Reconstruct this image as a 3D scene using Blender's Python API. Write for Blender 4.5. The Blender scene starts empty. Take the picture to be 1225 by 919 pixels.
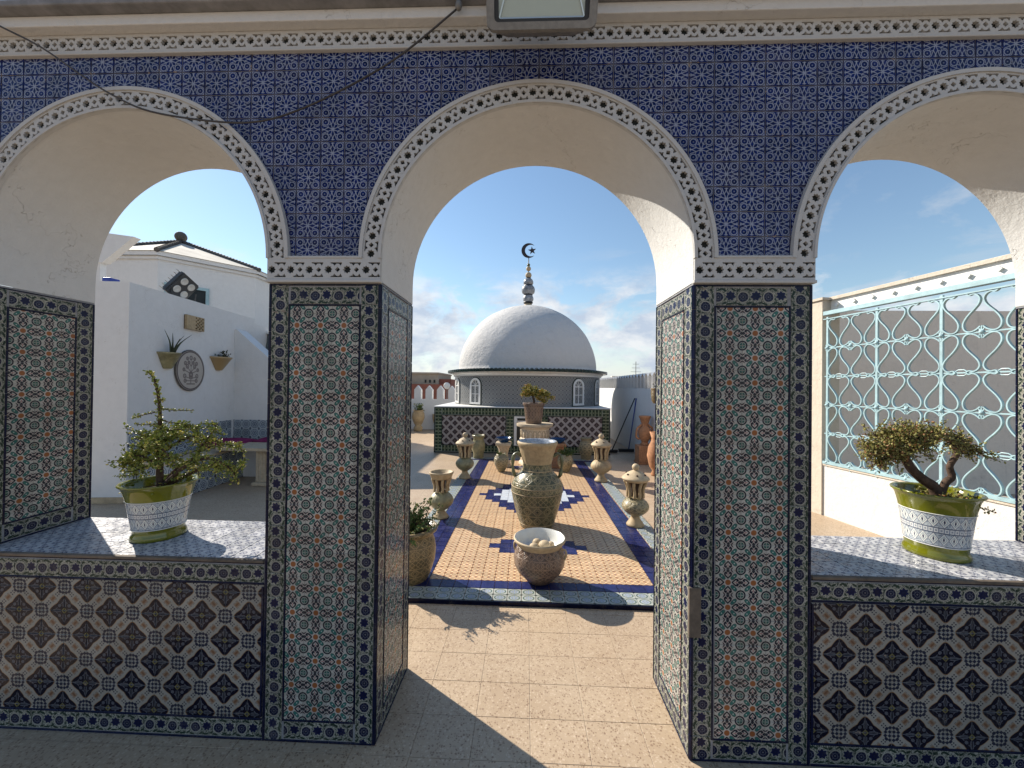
import bpy, bmesh, math, random
from math import sin, cos, pi, sqrt, atan2, radians, hypot
from mathutils import Vector, Matrix
from mathutils.geometry import tessellate_polygon
random.seed(7)
sc = bpy.context.scene
COL = sc.collection

# ---------------------------------------------------------------- camera
YAW, PITCH, ROLL, EYE = .0368, .0077, .0118, 1.5
cam_d = bpy.data.cameras.new('camera')
cam = bpy.data.objects.new('camera', cam_d)
COL.objects.link(cam)
cam_d.sensor_width = 36.0
cam_d.lens = 460.0 / 1225.0 * 36.0
cam_d.clip_start = .02
cam_d.clip_end = 5000
fwd = Vector((-sin(YAW) * cos(PITCH), cos(YAW) * cos(PITCH), sin(PITCH)))
rgt = Vector((cos(YAW), sin(YAW), 0))
upv = rgt.cross(fwd)
r2 = rgt * cos(ROLL) + upv * sin(ROLL)
u2 = -rgt * sin(ROLL) + upv * cos(ROLL)
cam.matrix_world = Matrix(((r2.x, u2.x, -fwd.x, 0), (r2.y, u2.y, -fwd.y, 0), (r2.z, u2.z, -fwd.z, EYE), (0, 0, 0, 1)))
sc.camera = cam

# ---------------------------------------------------------------- light, sky, exposure
SUN_EL = radians(34.0)
SUN_AZ = radians(-55.0)          # measured from +Y towards +X
SKY_STRENGTH = .088
SUN_POWER = 5.0
sc.view_settings.view_transform = 'Standard'
sc.view_settings.look = 'None'
sc.view_settings.gamma = 1
sc.view_settings.exposure = .80
sund = Vector((sin(SUN_AZ) * cos(SUN_EL), cos(SUN_AZ) * cos(SUN_EL), sin(SUN_EL)))
sl = bpy.data.lights.new('sun', 'SUN')
sl.energy = SUN_POWER
sl.angle = radians(.5)
sl.color = (1, .92, .80)
so = bpy.data.objects.new('sun', sl)
so.rotation_euler = (-sund).to_track_quat('-Z', 'Y').to_euler()
so.location = sund * 30
COL.objects.link(so)

world = bpy.data.worlds.new('World')
sc.world = world
world.use_nodes = True
wt = world.node_tree
wt.nodes.clear()


# ---------------------------------------------------------------- node expression compiler
class X:
    """a number or a socket; arithmetic on it writes Math nodes"""
    def __init__(s, t, v):
        s.t, s.v = t, v

    def const(s):
        return isinstance(s.v, (int, float))


def _m(op, *a):
    t = next((x.t for x in a if isinstance(x, X) and not x.const()), None)
    vals = [x.v if isinstance(x, X) else x for x in a]
    if t is None:
        a0 = vals[0]
        b0 = vals[1] if len(vals) > 1 else 0
        f = {'ADD': lambda: a0 + b0, 'SUBTRACT': lambda: a0 - b0, 'MULTIPLY': lambda: a0 * b0, 'DIVIDE': lambda: a0 / b0,
             'MINIMUM': lambda: min(a0, b0), 'MAXIMUM': lambda: max(a0, b0), 'ABSOLUTE': lambda: abs(a0),
             'SQRT': lambda: sqrt(max(a0, 0)), 'SINE': lambda: sin(a0), 'COSINE': lambda: cos(a0)}[op]
        return X(None, f())
    n = t.nodes.new('ShaderNodeMath')
    n.operation = op
    for i, v in enumerate(vals):
        if isinstance(v, (int, float)):
            n.inputs[i].default_value = v
        else:
            t.links.new(v, n.inputs[i])
    return X(t, n.outputs[0])


X.__add__ = lambda a, b: _m('ADD', a, b)
X.__radd__ = lambda a, b: _m('ADD', b, a)
X.__sub__ = lambda a, b: _m('SUBTRACT', a, b)
X.__rsub__ = lambda a, b: _m('SUBTRACT', b, a)
X.__mul__ = lambda a, b: _m('MULTIPLY', a, b)
X.__rmul__ = lambda a, b: _m('MULTIPLY', b, a)
X.__truediv__ = lambda a, b: _m('DIVIDE', a, b)
X.__rtruediv__ = lambda a, b: _m('DIVIDE', b, a)
X.__neg__ = lambda a: _m('MULTIPLY', a, -1.0)
mn = lambda a, b: _m('MINIMUM', a, b)
mx = lambda a, b: _m('MAXIMUM', a, b)
ab = lambda a: _m('ABSOLUTE', a)
sq = lambda a: _m('SQRT', a)
fr = lambda a: _m('FRACT', a)
sn = lambda a: _m('SINE', a)
fl = lambda a: _m('FLOOR', a)
gt = lambda a, b: _m('GREATER_THAN', a, b)
ln = lambda x, y: sq(x * x + y * y)


def clamp(a, lo=0.0, hi=1.0):
    return mn(mx(a, lo), hi)


def seg(p, q, ax, ay, bx, by):
    dx, dy = bx - ax, by - ay
    L = dx * dx + dy * dy
    h = clamp(((p - ax) * dx + (q - ay) * dy) / L)
    return ln(p - ax - h * dx, q - ay - h * dy)


def msk(d, w, aa=.02):
    """1 where d < w"""
    return clamp((w - d) * (1 / aa) + .5)


def anyof(*m):
    r = m[0]
    for k in m[1:]:
        r = mx(r, k)
    return r


def rgb(c):
    return (c[0], c[1], c[2], 1)


class T:
    """material tree helper"""
    def __init__(s, name):
        s.m = bpy.data.materials.new(name)
        s.m.use_nodes = True
        s.t = s.m.node_tree
        s.t.nodes.clear()
        s.out = s.n('ShaderNodeOutputMaterial')
        s.b = s.n('ShaderNodeBsdfPrincipled')
        s.t.links.new(s.b.outputs[0], s.out.inputs[0])

    def n(s, k, **kw):
        nd = s.t.nodes.new(k)
        for a, b in kw.items():
            setattr(nd, a, b)
        return nd

    def link(s, a, b):
        s.t.links.new(a, b)

    def mix(s, c1, c2, f):
        n = s.n('ShaderNodeMix', data_type='RGBA')
        for i, c in ((6, c1), (7, c2)):
            if isinstance(c, (tuple, list)):
                n.inputs[i].default_value = rgb(c)
            else:
                s.link(c, n.inputs[i])
        if isinstance(f, X):
            f = f.v
        if isinstance(f, (int, float)):
            n.inputs[0].default_value = f
        else:
            s.link(f, n.inputs[0])
        return n.outputs[2]

    def uv(s):
        c = s.n('ShaderNodeTexCoord')
        x = s.n('ShaderNodeSeparateXYZ')
        s.link(c.outputs['UV'], x.inputs[0])
        return X(s.t, x.outputs[0]), X(s.t, x.outputs[1])

    def pos(s):
        g = s.n('ShaderNodeNewGeometry')
        return g.outputs['Position']

    def obj(s):
        return s.n('ShaderNodeTexCoord').outputs['Object']

    def xyz(s, v):
        x = s.n('ShaderNodeSeparateXYZ')
        s.link(v, x.inputs[0])
        return tuple(X(s.t, o) for o in x.outputs)

    def noise(s, vec, scale, detail=2.0, rough=.5, dist=0.0):
        n = s.n('ShaderNodeTexNoise')
        n.inputs['Scale'].default_value = scale
        n.inputs['Detail'].default_value = detail
        n.inputs['Roughness'].default_value = rough
        n.inputs['Distortion'].default_value = dist
        s.link(vec, n.inputs['Vector'])
        return X(s.t, n.outputs[0]), n.outputs[1]

    def vor(s, vec, scale, feature='F1', rnd=1.0):
        n = s.n('ShaderNodeTexVoronoi', feature=feature)
        n.inputs['Scale'].default_value = scale
        n.inputs['Randomness'].default_value = rnd
        s.link(vec, n.inputs['Vector'])
        return X(s.t, n.outputs['Distance']), (n.outputs['Color'] if 'Color' in n.outputs else None)

    def rand(s):
        return X(s.t, s.n('ShaderNodeObjectInfo').outputs['Random'])

    def island(s):
        return X(s.t, s.n('ShaderNodeNewGeometry').outputs['Random Per Island'])

    def val(s, col, f):
        h = s.n('ShaderNodeHueSaturation')
        s.link(col, h.inputs['Color'])
        s.link(f.v, h.inputs['Value'])
        return h.outputs[0]

    def bump(s, h, strength=.3, dist=.01, prev=None):
        b = s.n('ShaderNodeBump')
        b.inputs['Strength'].default_value = strength
        b.inputs['Distance'].default_value = dist
        s.link(h.v if isinstance(h, X) else h, b.inputs['Height'])
        if prev is not None:
            s.link(prev, b.inputs['Normal'])
        s.link(b.outputs[0], s.b.inputs['Normal'])
        return b.outputs[0]

    def done(s, col, rough=.5, metal=0.0, coat=0.0, spec=.5):
        if isinstance(col, (tuple, list)):
            s.b.inputs['Base Color'].default_value = rgb(col)
        else:
            s.link(col, s.b.inputs['Base Color'])
        if isinstance(rough, X):
            s.link(rough.v, s.b.inputs['Roughness'])
        else:
            s.b.inputs['Roughness'].default_value = rough
        s.b.inputs['Metallic'].default_value = metal
        s.b.inputs['Coat Weight'].default_value = coat
        s.b.inputs['Coat Roughness'].default_value = .08
        s.b.inputs['Specular IOR Level'].default_value = spec
        return s.m


# ---- world: Nishita sky, with broken cumulus low down and thin wisps above
class WT(T):
    def __init__(s):
        s.t = wt


w = WT()
wout = w.n('ShaderNodeOutputWorld')
wbg = w.n('ShaderNodeBackground')
w.link(wbg.outputs[0], wout.inputs[0])
sky = w.n('ShaderNodeTexSky')
sky.sky_type = 'NISHITA'
sky.sun_disc = False
sky.sun_elevation = SUN_EL
sky.sun_rotation = SUN_AZ
sky.altitude = 10
sky.air_density = 1.35
sky.dust_density = .1
sky.ozone_density = 3.0
tc = w.n('ShaderNodeTexCoord').outputs['Generated']
dx_, dy_, dz_ = w.xyz(tc)
zc = mx(dz_, .0)
cmb = w.n('ShaderNodeCombineXYZ')
inv = 1.0 / (zc + .12)
w.link((dx_ * inv).v, cmb.inputs[0])
w.link((dy_ * inv).v, cmb.inputs[1])
wisp, _ = w.noise(cmb.outputs[0], 1.3, 8, .62, .6)
patch, _ = w.noise(cmb.outputs[0], .55, 2, .5)
hz = ln(dx_, dy_)
azx = dx_ / mx(hz, .01)
wm = clamp((wisp - .53) * 5.5) * clamp((patch - .40) * 5) * clamp((dz_ - .1) * 9) * clamp((azx - .05) * 3.0) * .8
cm2 = w.n('ShaderNodeCombineXYZ')
w.link((dx_ * 1.0).v, cm2.inputs[0])
w.link((dy_ * 1.0).v, cm2.inputs[1])
w.link((dz_ * 1.9).v, cm2.inputs[2])
cum, _ = w.noise(cm2.outputs[0], 6.5, 9, .62, .35)
big, _ = w.noise(cm2.outputs[0], 2.3, 2, .5)
band = clamp((.30 - dz_) * 12) * clamp(dz_ * 25 + .2)
cmk = clamp((cum + (big - .5) * .9 - .36 - clamp((dz_ - .12) * 1.2) * .6) * 6.5) * band
shade, _ = w.noise(cm2.outputs[0], 11.0, 5, .6)
skyc = w.mix((.5, .6, .75), sky.outputs[0], 1.0)
ccol = w.mix((3.6, 4.1, 5.0), (5.9, 6.0, 6.15), clamp((shade - .38) * 4))
skyb = w.mix(sky.outputs[0], (4.6, 5.3, 6.3), clamp((.16 - dz_) * 6) * .75)
skyc = w.mix(skyb, ccol, cmk * .9)
skyc = w.mix(skyc, (4.6, 4.8, 5.1), wm)
w.link(skyc, wbg.inputs[0])
wbg.inputs[1].default_value = SKY_STRENGTH


# ---------------------------------------------------------------- materials
def wob(t, u, v, amt=.02, scale=3.0):
    """hand-painted wobble of tile coordinates"""
    c = t.n('ShaderNodeCombineXYZ')
    t.link(u.v, c.inputs[0])
    t.link(v.v, c.inputs[1])
    r = t.rand()
    t.link((r * 37.0).v, c.inputs[2])
    _, col = t.noise(c.outputs[0], scale, 2, .5)
    x, y, z = t.xyz(col)
    return u + (x - .5) * amt * 2, v + (y - .5) * amt * 2


def tile_finish(t, col, rough=.2, grime=.18, bump=.0012, var=.28, spec=.16, gcol=(.20, .17, .13), chips=False):
    r = t.rand()
    col = t.val(col, 1 - var / 2 + r * var)
    p = t.pos()
    if chips:
        cu, cv = t.uv()
        ed = mn(mn(cu, 1 - cu), mn(cv, 1 - cv))
        nc, _ = t.noise(p, 55, 3, .6)
        nd, _ = t.noise(p, 4.5, 2, .5)
        col = t.mix(col, (.26, .19, .14), msk(ed - clamp(nc - .60) * .5 * clamp((nd - .50) * 10), .004, .006))
    g, _ = t.noise(p, 9.0, 6, .65)
    g2, _ = t.noise(p, 120.0, 3, .6)
    col = t.mix(col, gcol, clamp((g - .5) * 4) * clamp((g2 - .42) * 6) * grime * 2)
    n, _ = t.noise(p, 22.0, 3, .5)
    t.bump(n, .35, bump * 6)
    return t.done(col, clamp(rough + (g - .5) * .25 + (r - .5) * .06, .06, .8), spec=spec)


def mat_star():
    t = T('blue_star_glaze')
    u, v = t.uv()
    u, v = wob(t, u, v, .010, 4)
    p, q = ab(u - .5) * .93, ab(v - .5) * .93
    a, b = mx(p, q), mn(p, q)
    ring = msk(ab(ln(a - .285, b - .285) - .115), .014, .02)
    dot = msk(ln(a - .285, b - .285), .022, .02)
    L = anyof(msk(seg(a, b, .035, .015, .18, .075), .012, .018),
              msk(seg(a, b, .18, .075, .335, .0), .012, .018),
              msk(seg(a, b, .18, .075, .215, .20), .010, .018),
              msk(seg(a, b, .18, .075, .39, .15), .012, .018),
              msk(seg(a, b, .39, .15, .425, .22), .010, .018),
              msk(seg(a, b, .335, .0, .40, .0), .022, .018),
              msk(seg(a, b, .40, .0, .395, .055), .012, .018),
              msk(seg(a, b, .0, .0, .05, .05), .014, .018))
    cor = msk(.80 - a - b, .0, .02)
    cor2 = msk(mx(.415 - a, .25 - b), .0, .02) * msk(a - .43, 0.0, .01)
    m = anyof(ring, dot * .7, L, cor, cor2 * .8) * msk(a, .435, .02)
    n, _ = t.noise(t.pos(), 60, 3, .5)
    base = t.mix((.002, .005, .040), (.004, .013, .105), clamp((n - .35) * 3))
    col = t.mix(base, (.31, .34, .42), m * .8)
    return tile_finish(t, col, .2, .12, chips=True)


def mat_pier():
    t = T('polychrome_star_glaze')
    u, v = t.uv()
    u, v = wob(t, u, v, .008, 4)
    p, q = ab(u - .5), ab(v - .5)
    a, b = mx(p, q), mn(p, q)
    W = (.345, .335, .30)
    dk = (.006, .008, .018)
    c = t.mix(W, (.36, .24, .23), msk(ab(ln(a - .5, b) - .14), .03, .03) * .5)
    # small filler dots
    for (x, y) in ((.30, .14), (.40, .20), (.46, .13), (.23, .09)):
        c = t.mix(c, (.18, .10, .10), msk(ln(a - x, b - y), .016, .02))
    # teal diagonal bars with white edge
    dd = (a + b) * .7071
    de = (a - b) * .7071
    bar = mx(ab(dd - .32) - .135, de - .060)
    bar2 = mx(bar, ab(dd - .32) * .5 + de - .10)
    c = t.mix(c, dk, msk(bar2, .018, .015) * .9)
    c = t.mix(c, (.028, .115, .10), msk(bar2, .0, .015))
    c = t.mix(c, (.50, .52, .48), msk(ln(dd - .345, de), .02, .02))
    # pointed arch motif on the axes
    o = anyof(msk(seg(a, b, .165, .0, .29, .115), .027, .018), msk(seg(a, b, .29, .115, .36, .125), .031, .018),
              msk(seg(a, b, .36, .125, .395, .075), .036, .018), msk(seg(a, b, .395, .075, .35, .055), .026, .018),
              msk(seg(a, b, .46, .045, .5, .0), .024, .018), msk(ln(a - .43, b), .038, .018), msk(seg(a, b, .43, .17, .5, .12), .022, .018))
    c = t.mix(c, dk, o)
    c = t.mix(c, (.28, .10, .10), msk(seg(a, b, .27, .0, .34, .0), .016, .018))
    # corner wheel
    rc = ln(p - .5, q - .5)
    c = t.mix(c, W, msk(rc, .19, .015))
    c = t.mix(c, dk, msk(ab(rc - .170), .030, .018))
    c = t.mix(c, (.03, .11, .085), msk(rc, .118, .02))
    c = t.mix(c, (.02, .05, .05), msk(ab(rc - .09) + ab(p - q) * .6, .03, .03))
    c = t.mix(c, W, msk(mn(ab(p - .5), ab(q - .5)), .014, .015) * msk(rc, .13, .01))
    # centre disc
    r0 = ln(p, q)
    c = t.mix(c, (.37, .36, .33), msk(r0, .145, .015))
    c = t.mix(c, (.24, .085, .03), msk(r0, .112, .02))
    c = t.mix(c, (.20, .08, .03), msk(ab(r0 - .05), .010, .02) * .7)
    return tile_finish(t, c, .17, .14, chips=True)


def mat_border():
    t = T('vine_border_glaze')
    u, v = t.uv()
    u, v = wob(t, u, v, .045, 3)
    x = fr(u)
    y = (v - .5) * .73
    W = (.33, .32, .27)
    leaf = (.016, .032, .022)
    navy = (.005, .007, .028)
    cn = t.n('ShaderNodeCombineXYZ')
    t.link((u * 1.0).v, cn.inputs[0])
    t.link((v * .73).v, cn.inputs[1])
    t.link((t.rand() * 19.0).v, cn.inputs[2])
    n1, _ = t.noise(cn.outputs[0], 11, 2, .5, 1.6)
    c = t.mix(W, leaf, msk(ab(n1 - .5), .062, .03) * .95)
    # trailing stem
    st = ab(y - sn(u * 6.2832) * .12 - .02)
    c = t.mix(c, leaf, msk(st, .022, .02))

    def ell(cx, cy, rx, ry, s=0.0):
        X_, Y_ = x - cx, y - cy
        return ln((X_ + Y_ * s) / rx, (Y_ - X_ * s) / ry)
    for (cx, cy, rx, ry, s) in ((.05, .25, .13, .05, .5), (.50, .27, .13, .05, -.5), (.97, -.23, .13, .045, .5), (.50, -.27, .13, .045, .4),
                                (.88, .27, .12, .045, -.6), (.50, -.06, .04, .12, .4), (.01, .05, .045, .11, -.4), (.12, -.30, .12, .04, -.3),
                                (.36, .30, .10, .04, .5), (.70, -.30, .13, .04, .1)):
        c = t.mix(c, leaf, msk(ell(cx, cy, rx, ry, s), 1.0, .25))
    # round flower
    r1 = ln(x - .26, y + .02)
    c = t.mix(c, W, msk(r1, .245, .02))
    c = t.mix(c, navy, msk(ab(r1 - .235), .010, .015) * .5)
    c = t.mix(c, navy, msk(r1, .200, .02))
    c = t.mix(c, (.13, .14, .17), msk(ab(r1 - .10), .010, .02) * .7)
    a1 = _m('ARCTAN2', y + .02, x - .26)
    c = t.mix(c, (.09, .10, .13), msk(ab(r1 - .15) + ab(sn(a1 * 4)) * .09, .030, .03) * .8)
    c = t.mix(c, (.12, .12, .13), msk(r1, .03, .02))
    # blue carnation
    x2, y2 = x - .75, y - .03
    r2_ = ln(x2, y2 * 1.05)
    ang = _m('ARCTAN2', y2, x2)
    c = t.mix(c, W, msk(r2_ + sn(ang * 7) * .03, .205, .02) * .7)
    c = t.mix(c, (.005, .008, .040), msk(r2_ + sn(ang * 7) * .03, .182, .02))
    c = t.mix(c, navy, msk(ab(r2_ - .07), .02, .02))
    return tile_finish(t, c, .24, .14, spec=.15, chips=True)


def mat_cross(name, W, dk, lines, beige, detail=True, rep=False):
    t = T(name)
    u, v = t.uv()
    if rep:
        iu, iv = fl(u), fl(v)
        par = _m('MODULO', iu + iv + 200.0, 2.0)
        u, v = fr(u), fr(v)
        u = u * (1 - par) + (1 - u) * par
    u, v = wob(t, u, v, .008, 4)

    def corner(a, b):
        # a,b distances from the corner; four-lobed cross
        r = ln(a, b)
        mxx, mnn = mx(a, b), mn(a, b)
        ss = mxx + mnn
        w_ = (mxx - mnn) / mx(ss, .001)
        return mx(ss - .612 - sn(w_ * 2.6) * .060, mxx - .605)
    d = mn(corner(u, v), corner(1 - u, 1 - v))
    c = t.mix(W, beige, msk(ab(ab(u - v) - .0), .30, .1) * 0.0)
    # beige ribbon half way between the crosses
    aa_ = mn(u, 1 - v)
    bb_ = mn(v, 1 - u)
    dgl = ab(u + v - 1.0)
    if detail:
        for (x, y) in ((.08, .92), (.20, .80), (.07, .76), (.24, .93)):
            for (xx, yy) in ((x, y), (y, x)):
                c = t.mix(c, (.015, .018, .035), msk(ab(u - xx) + ab(v - yy), .080, .02))
        c = t.mix(c, beige, msk(mx(dgl - .13, ab(u - v) - .17), .0, .03))
        c = t.mix(c, (.14, .07, .04), msk(mn(ln(u - .5, v - .5), ln(ab(u - v) * .7 - .05, dgl)), .045, .03))
        for k_ in (.30, .44, .60):
            c = t.mix(c, (.02, .02, .035), msk(ab(ab(u - v) - k_) + ab(dgl - .07), .052, .02))
        c = t.mix(c, (.02, .02, .035), msk(ab(dgl - .165) + clamp(ab(ab(u - v) - .1) - .05) * .6, .014, .015) * .7)
    c = t.mix(c, (.22, .12, .05) if detail else (.20, .10, .08), msk(d, .028, .02))
    c = t.mix(c, dk, msk(d, .0, .02))
    if detail:
        for fa, fb in ((u, v), (1 - u, 1 - v)):
            a, b = mx(fa, fb), mn(fa, fb)
            m = anyof(msk(seg(a, b, .17, .05, .34, .06), .014, .015), msk(seg(a, b, .34, .06, .47, .03), .012, .015),
                      msk(seg(a, b, .36, .06, .30, .13), .013, .015), msk(ab(ln(a - .215, b - .20) - .045), .014, .015),
                      msk(ln(a - .215, b - .2), .022, .015), msk(ab(b - .0), .012, .01) * msk(a, .56, .02))
            c = t.mix(c, lines, m * .6)
            c = t.mix(c, (.15, .13, .05), msk(ab(a + b - .10), .03, .02))
    else:
        ch = mn(ab(u), ab(v))
        c = t.mix(c, lines, msk(mn(mn(u, 1 - u), mn(v, 1 - v)), .03, .02) * .5)
    return tile_finish(t, c, .2, .15, chips=detail)


def mat_sill():
    t = T('blue_white_ledge_glaze')
    u, v = t.uv()
    u, v = wob(t, u, v, .03, 5)
    a, b = fr(u * 2.0), fr(v * 2.0)
    p, q = ab(a - .5), ab(b - .5)
    m = anyof(msk(ab(ln(p, q) - .26), .065, .05), msk(ln(p - .5, q - .5), .17, .05), msk(ab(p - q) + mx(p, q) * .2, .085, .05), msk(ln(p, q), .08, .04))
    n, _ = t.noise(t.pos(), 260, 2, .6)
    c = t.mix((.42, .42, .43), (.012, .02, .075), m * clamp((n - .3) * 4) * .9)
    return tile_finish(t, c, .28, .2, bump=.002)


def mat_field():
    t = T('orange_rug_glaze')
    u, v = t.uv()
    u, v = fr(u * 2.0), fr(v * 2.0)
    p, q = ab(u - .5), ab(v - .5)
    a, b = mx(p, q), mn(p, q)
    c = t.mix((.40, .21, .085), (.47, .345, .21), msk(ln(p, q), .26, .08))
    c = t.mix(c, (.70, .55, .36), msk(ab(p + q - .5), .09, .06))
    c = t.mix(c, (.30, .16, .10), msk(mn(ab(p - q), ab(ln(p, q) - .3)), .035, .05) * .75)
    c = t.mix(c, (.10, .12, .22), msk(ln(p - .5, q - .5), .12, .05) * .8)
    return tile_finish(t, c, .32, .3, var=.2)


def mat_rugwhite():
    t = T('pale_oval_glaze')
    u, v = t.uv()
    p, q = ab(u - .5), ab(v - .5)
    r = ln(p, q)
    c = t.mix((.34, .36, .33), (.05, .09, .08), anyof(msk(ab(r - .36), .04, .03), msk(ab(p - q) + ab(r - .16), .06, .05), msk(ln(p - .5, q - .5), .10, .03)))
    c = t.mix(c, (.16, .22, .38), anyof(msk(ab(r - .20), .022, .03), msk(mn(p, q) + mx(.0, r - .3) * .5, .018, .02)))
    return tile_finish(t, c, .3, .25)


def mat_plain_tile(name, c1, c2, rough=.22, sc_=30):
    t = T(name)
    n, _ = t.noise(t.pos(), sc_, 4, .6)
    col = t.mix(c1, c2, clamp((n - .3) * 2.5))
    return tile_finish(t, col, rough, .15, var=.35)


def mat_plaster(name, c, rough=.9, b=.5, scale=28, stain=.25, dist=.006, stainc=(.42, .36, .28)):
    t = T(name)
    p = t.pos()
    n1, _ = t.noise(p, scale, 6, .6)
    n2, _ = t.noise(p, scale * 4.5, 4, .6)
    n3, _ = t.noise(p, 1.7, 5, .65)
    n4, _ = t.noise(p, 7, 5, .7)
    col = t.mix(c, stainc, clamp((n3 - .52) * 4) * clamp((n4 - .4) * 3) * stain)
    px, py, pz = t.xyz(p)
    cs = t.n('ShaderNodeCombineXYZ')
    t.link((px * 9.0).v, cs.inputs[0])
    t.link((py * 9.0).v, cs.inputs[1])
    t.link((pz * .7).v, cs.inputs[2])
    s1, _ = t.noise(cs.outputs[0], 1.0, 4, .65)
    col = t.mix(col, tuple(k * .45 for k in stainc), clamp((s1 - .56) * 5) * clamp((n3 - .42) * 4) * stain * .55)
    va = t.n('ShaderNodeVectorMath', operation='ADD')
    _, wc = t.noise(p, 3.5, 4, .7)
    t.link(p, va.inputs[0])
    t.link(wc, va.inputs[1])
    e_, _ = t.vor(va.outputs[0], 1.15, 'DISTANCE_TO_EDGE')
    crk = msk(e_, .0022, .003) * clamp((n4 - .47) * 9)
    col = t.mix(col, tuple(k * .6 for k in stainc), crk * .4)
    col = t.val(col, .90 + n1 * .16 + n4 * .04)
    t.bump(n1 * .6 + n2 * .25 + n4 * .5 - crk, b, dist * 2)
    return t.done(col, rough, spec=.25)


def mat_simple(name, c, rough=.6, metal=0.0, var=.25, scale=40, b=.15, dist=.003, spec=.5, coat=0.0):
    t = T(name)
    o = t.pos()
    n, _ = t.noise(o, scale, 5, .65)
    n2, _ = t.noise(o, scale * .2, 3, .6)
    cc = t.mix(c, tuple(x * (1 - var * 1.6) for x in c), clamp((n * .6 + n2 * .5 - .42) * 3))
    t.bump(n, b, dist)
    return t.done(cc, clamp(rough + (n2 - .5) * .2, .04, 1), metal, coat, spec)


def mat_terrazzo(name, grout=False):
    t = T(name)
    p = t.pos()
    d, col = t.vor(p, 105, 'F1')
    x, y, z = t.xyz(col)
    e, _ = t.vor(p, 105, 'DISTANCE_TO_EDGE')
    n, _ = t.noise(p, 3.0, 5, .6)
    n2, _ = t.noise(p, 70, 4, .6)
    base = t.mix((.38, .28, .185), (.44, .34, .235), clamp((n - .3) * 2.5))
    chip = t.mix((.17, .10, .06), (.52, .41, .30), clamp((y - .25) * 2))
    c = t.mix(base, chip, clamp((e - .10) * 12) * gt(x, .32) * .72)
    c = t.mix(c, (.20, .15, .11), clamp((n2 - .60) * 5) * .4)
    st, _ = t.noise(p, 1.1, 6, .7)
    c = t.mix(c, (.25, .20, .15), clamp((st - .56) * 4) * .35)
    if grout:
        px, py, pz = t.xyz(p)
        gx = ab(fr((px + .455) / .245) - .5)
        gy = ab(fr((py - 1.55) / .205) - .5)
        c = t.mix(c, (.17, .13, .10), mx(msk(.5 - gx, .005, .006), msk(.5 - gy, .006, .006)) * .6)
    r = t.rand()
    c = t.val(c, .975 + r * .05)
    t.bump(n2, .2, .002)
    return t.done(c, .48, spec=.35)


M = {}
M['star'] = mat_star()
M['pier'] = mat_pier()
M['border'] = mat_border()
M['cross'] = mat_cross('lobed_cross_glaze', (.25, .235, .205), (.003, .003, .012), (.16, .165, .185), (.20, .135, .09))
M['sill'] = mat_sill()
M['field'] = mat_field()
M['rugwhite'] = mat_rugwhite()
M['navy'] = mat_plain_tile('navy_glaze', (.003, .004, .016), (.006, .009, .034), .2)
M['rugblue'] = mat_plain_tile('cobalt_glaze', (.010, .014, .060), (.024, .030, .115), .25, 14)
M['rugpale'] = mat_plain_tile('pale_blue_glaze', (.42, .47, .54), (.58, .60, .62), .3, 14)
M['blackg'] = mat_plain_tile('dark_green_glaze', (.006, .014, .012), (.02, .045, .035), .25)
M['grout'] = mat_simple('grout', (.27, .27, .28), .9, spec=.2, scale=80)
M['plaster'] = mat_plaster('white_plaster', (.56, .555, .545), b=.45)
M['intrados'] = mat_plaster('arch_plaster', (.54, .54, .53), b=.55, scale=22, stain=.12)
M['carved'] = mat_plaster('carved_plaster', (.44, .44, .435), b=.3, scale=60, stain=.2, dist=.002)
M['recess'] = mat_simple('shaded_stained_recess', (.035, .040, .040), .95, var=.3, scale=90, spec=.1)  # backing of the carving: shade in the holes and stain put into the colour
M['white_wall'] = mat_plaster('lime_wash', (.67, .67, .66), b=.35, scale=10, stain=.16, dist=.01)
M['dome_plaster'] = mat_plaster('rough_dome_plaster', (.54, .53, .515), b=.5, scale=11, stain=.18, dist=.03)
M['white_rough'] = mat_plaster('rough_cast_lime', (.60, .59, .56), b=.45, scale=26, stain=.35, dist=.008)
M['old_plaster'] = mat_plaster('weathered_plaster', (.52, .46, .38), b=.5, scale=14, stain=.75, dist=.01, stainc=(.17, .13, .10))
M['brown_wall'] = mat_plaster('bare_render', (.78, .69, .58), b=.4, scale=18, stain=.5, dist=.01, stainc=(.16, .12, .09))
M['terrazzo'] = mat_terrazzo('terrazzo')
M['terrazzo_joint'] = mat_terrazzo('terrazzo_with_joints', True)
M['concrete'] = mat_simple('concrete', (.30, .28, .26), .9, scale=8, b=.3, spec=.2)
M['sand'] = mat_simple('sandy_ground', (.34, .28, .20), .95, scale=.6, spec=.1)
M['terracotta'] = mat_simple('terracotta', (.50, .25, .13), .8, var=.35, scale=30, b=.3, spec=.3)
M['clay'] = mat_simple('pale_clay', (.44, .33, .19), .62, var=.30, scale=28, b=.3, spec=.4)
M['clay2'] = mat_simple('cream_clay', (.50, .39, .25), .65, var=.28, scale=24, b=.35, spec=.35)
M['stone'] = mat_simple('cream_stone', (.50, .41, .29), .75, var=.25, scale=26, b=.35, spec=.3)
M['soil'] = mat_simple('soil', (.09, .06, .04), 1, var=.5, scale=60, b=.8, dist=.01, spec=.1)
M['bark'] = mat_simple('bark', (.10, .065, .045), .9, var=.5, scale=70, b=.8, dist=.004, spec=.2)
M['green_glaze'] = mat_simple('olive_green_glaze', (.145, .150, .005), .12, var=.18, scale=14, b=.06, dist=.002, coat=.5)
M['white_glaze'] = mat_simple('white_glaze', (.66, .66, .62), .2, var=.08, scale=14, b=.05, coat=.3)
M['iron'] = mat_simple('pale_turquoise_paint', (.34, .50, .54), .45, var=.22, scale=18, b=.2)
M['teal_box'] = mat_simple('blue_window_paint', (.12, .28, .36), .55, var=.3, scale=30)
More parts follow.
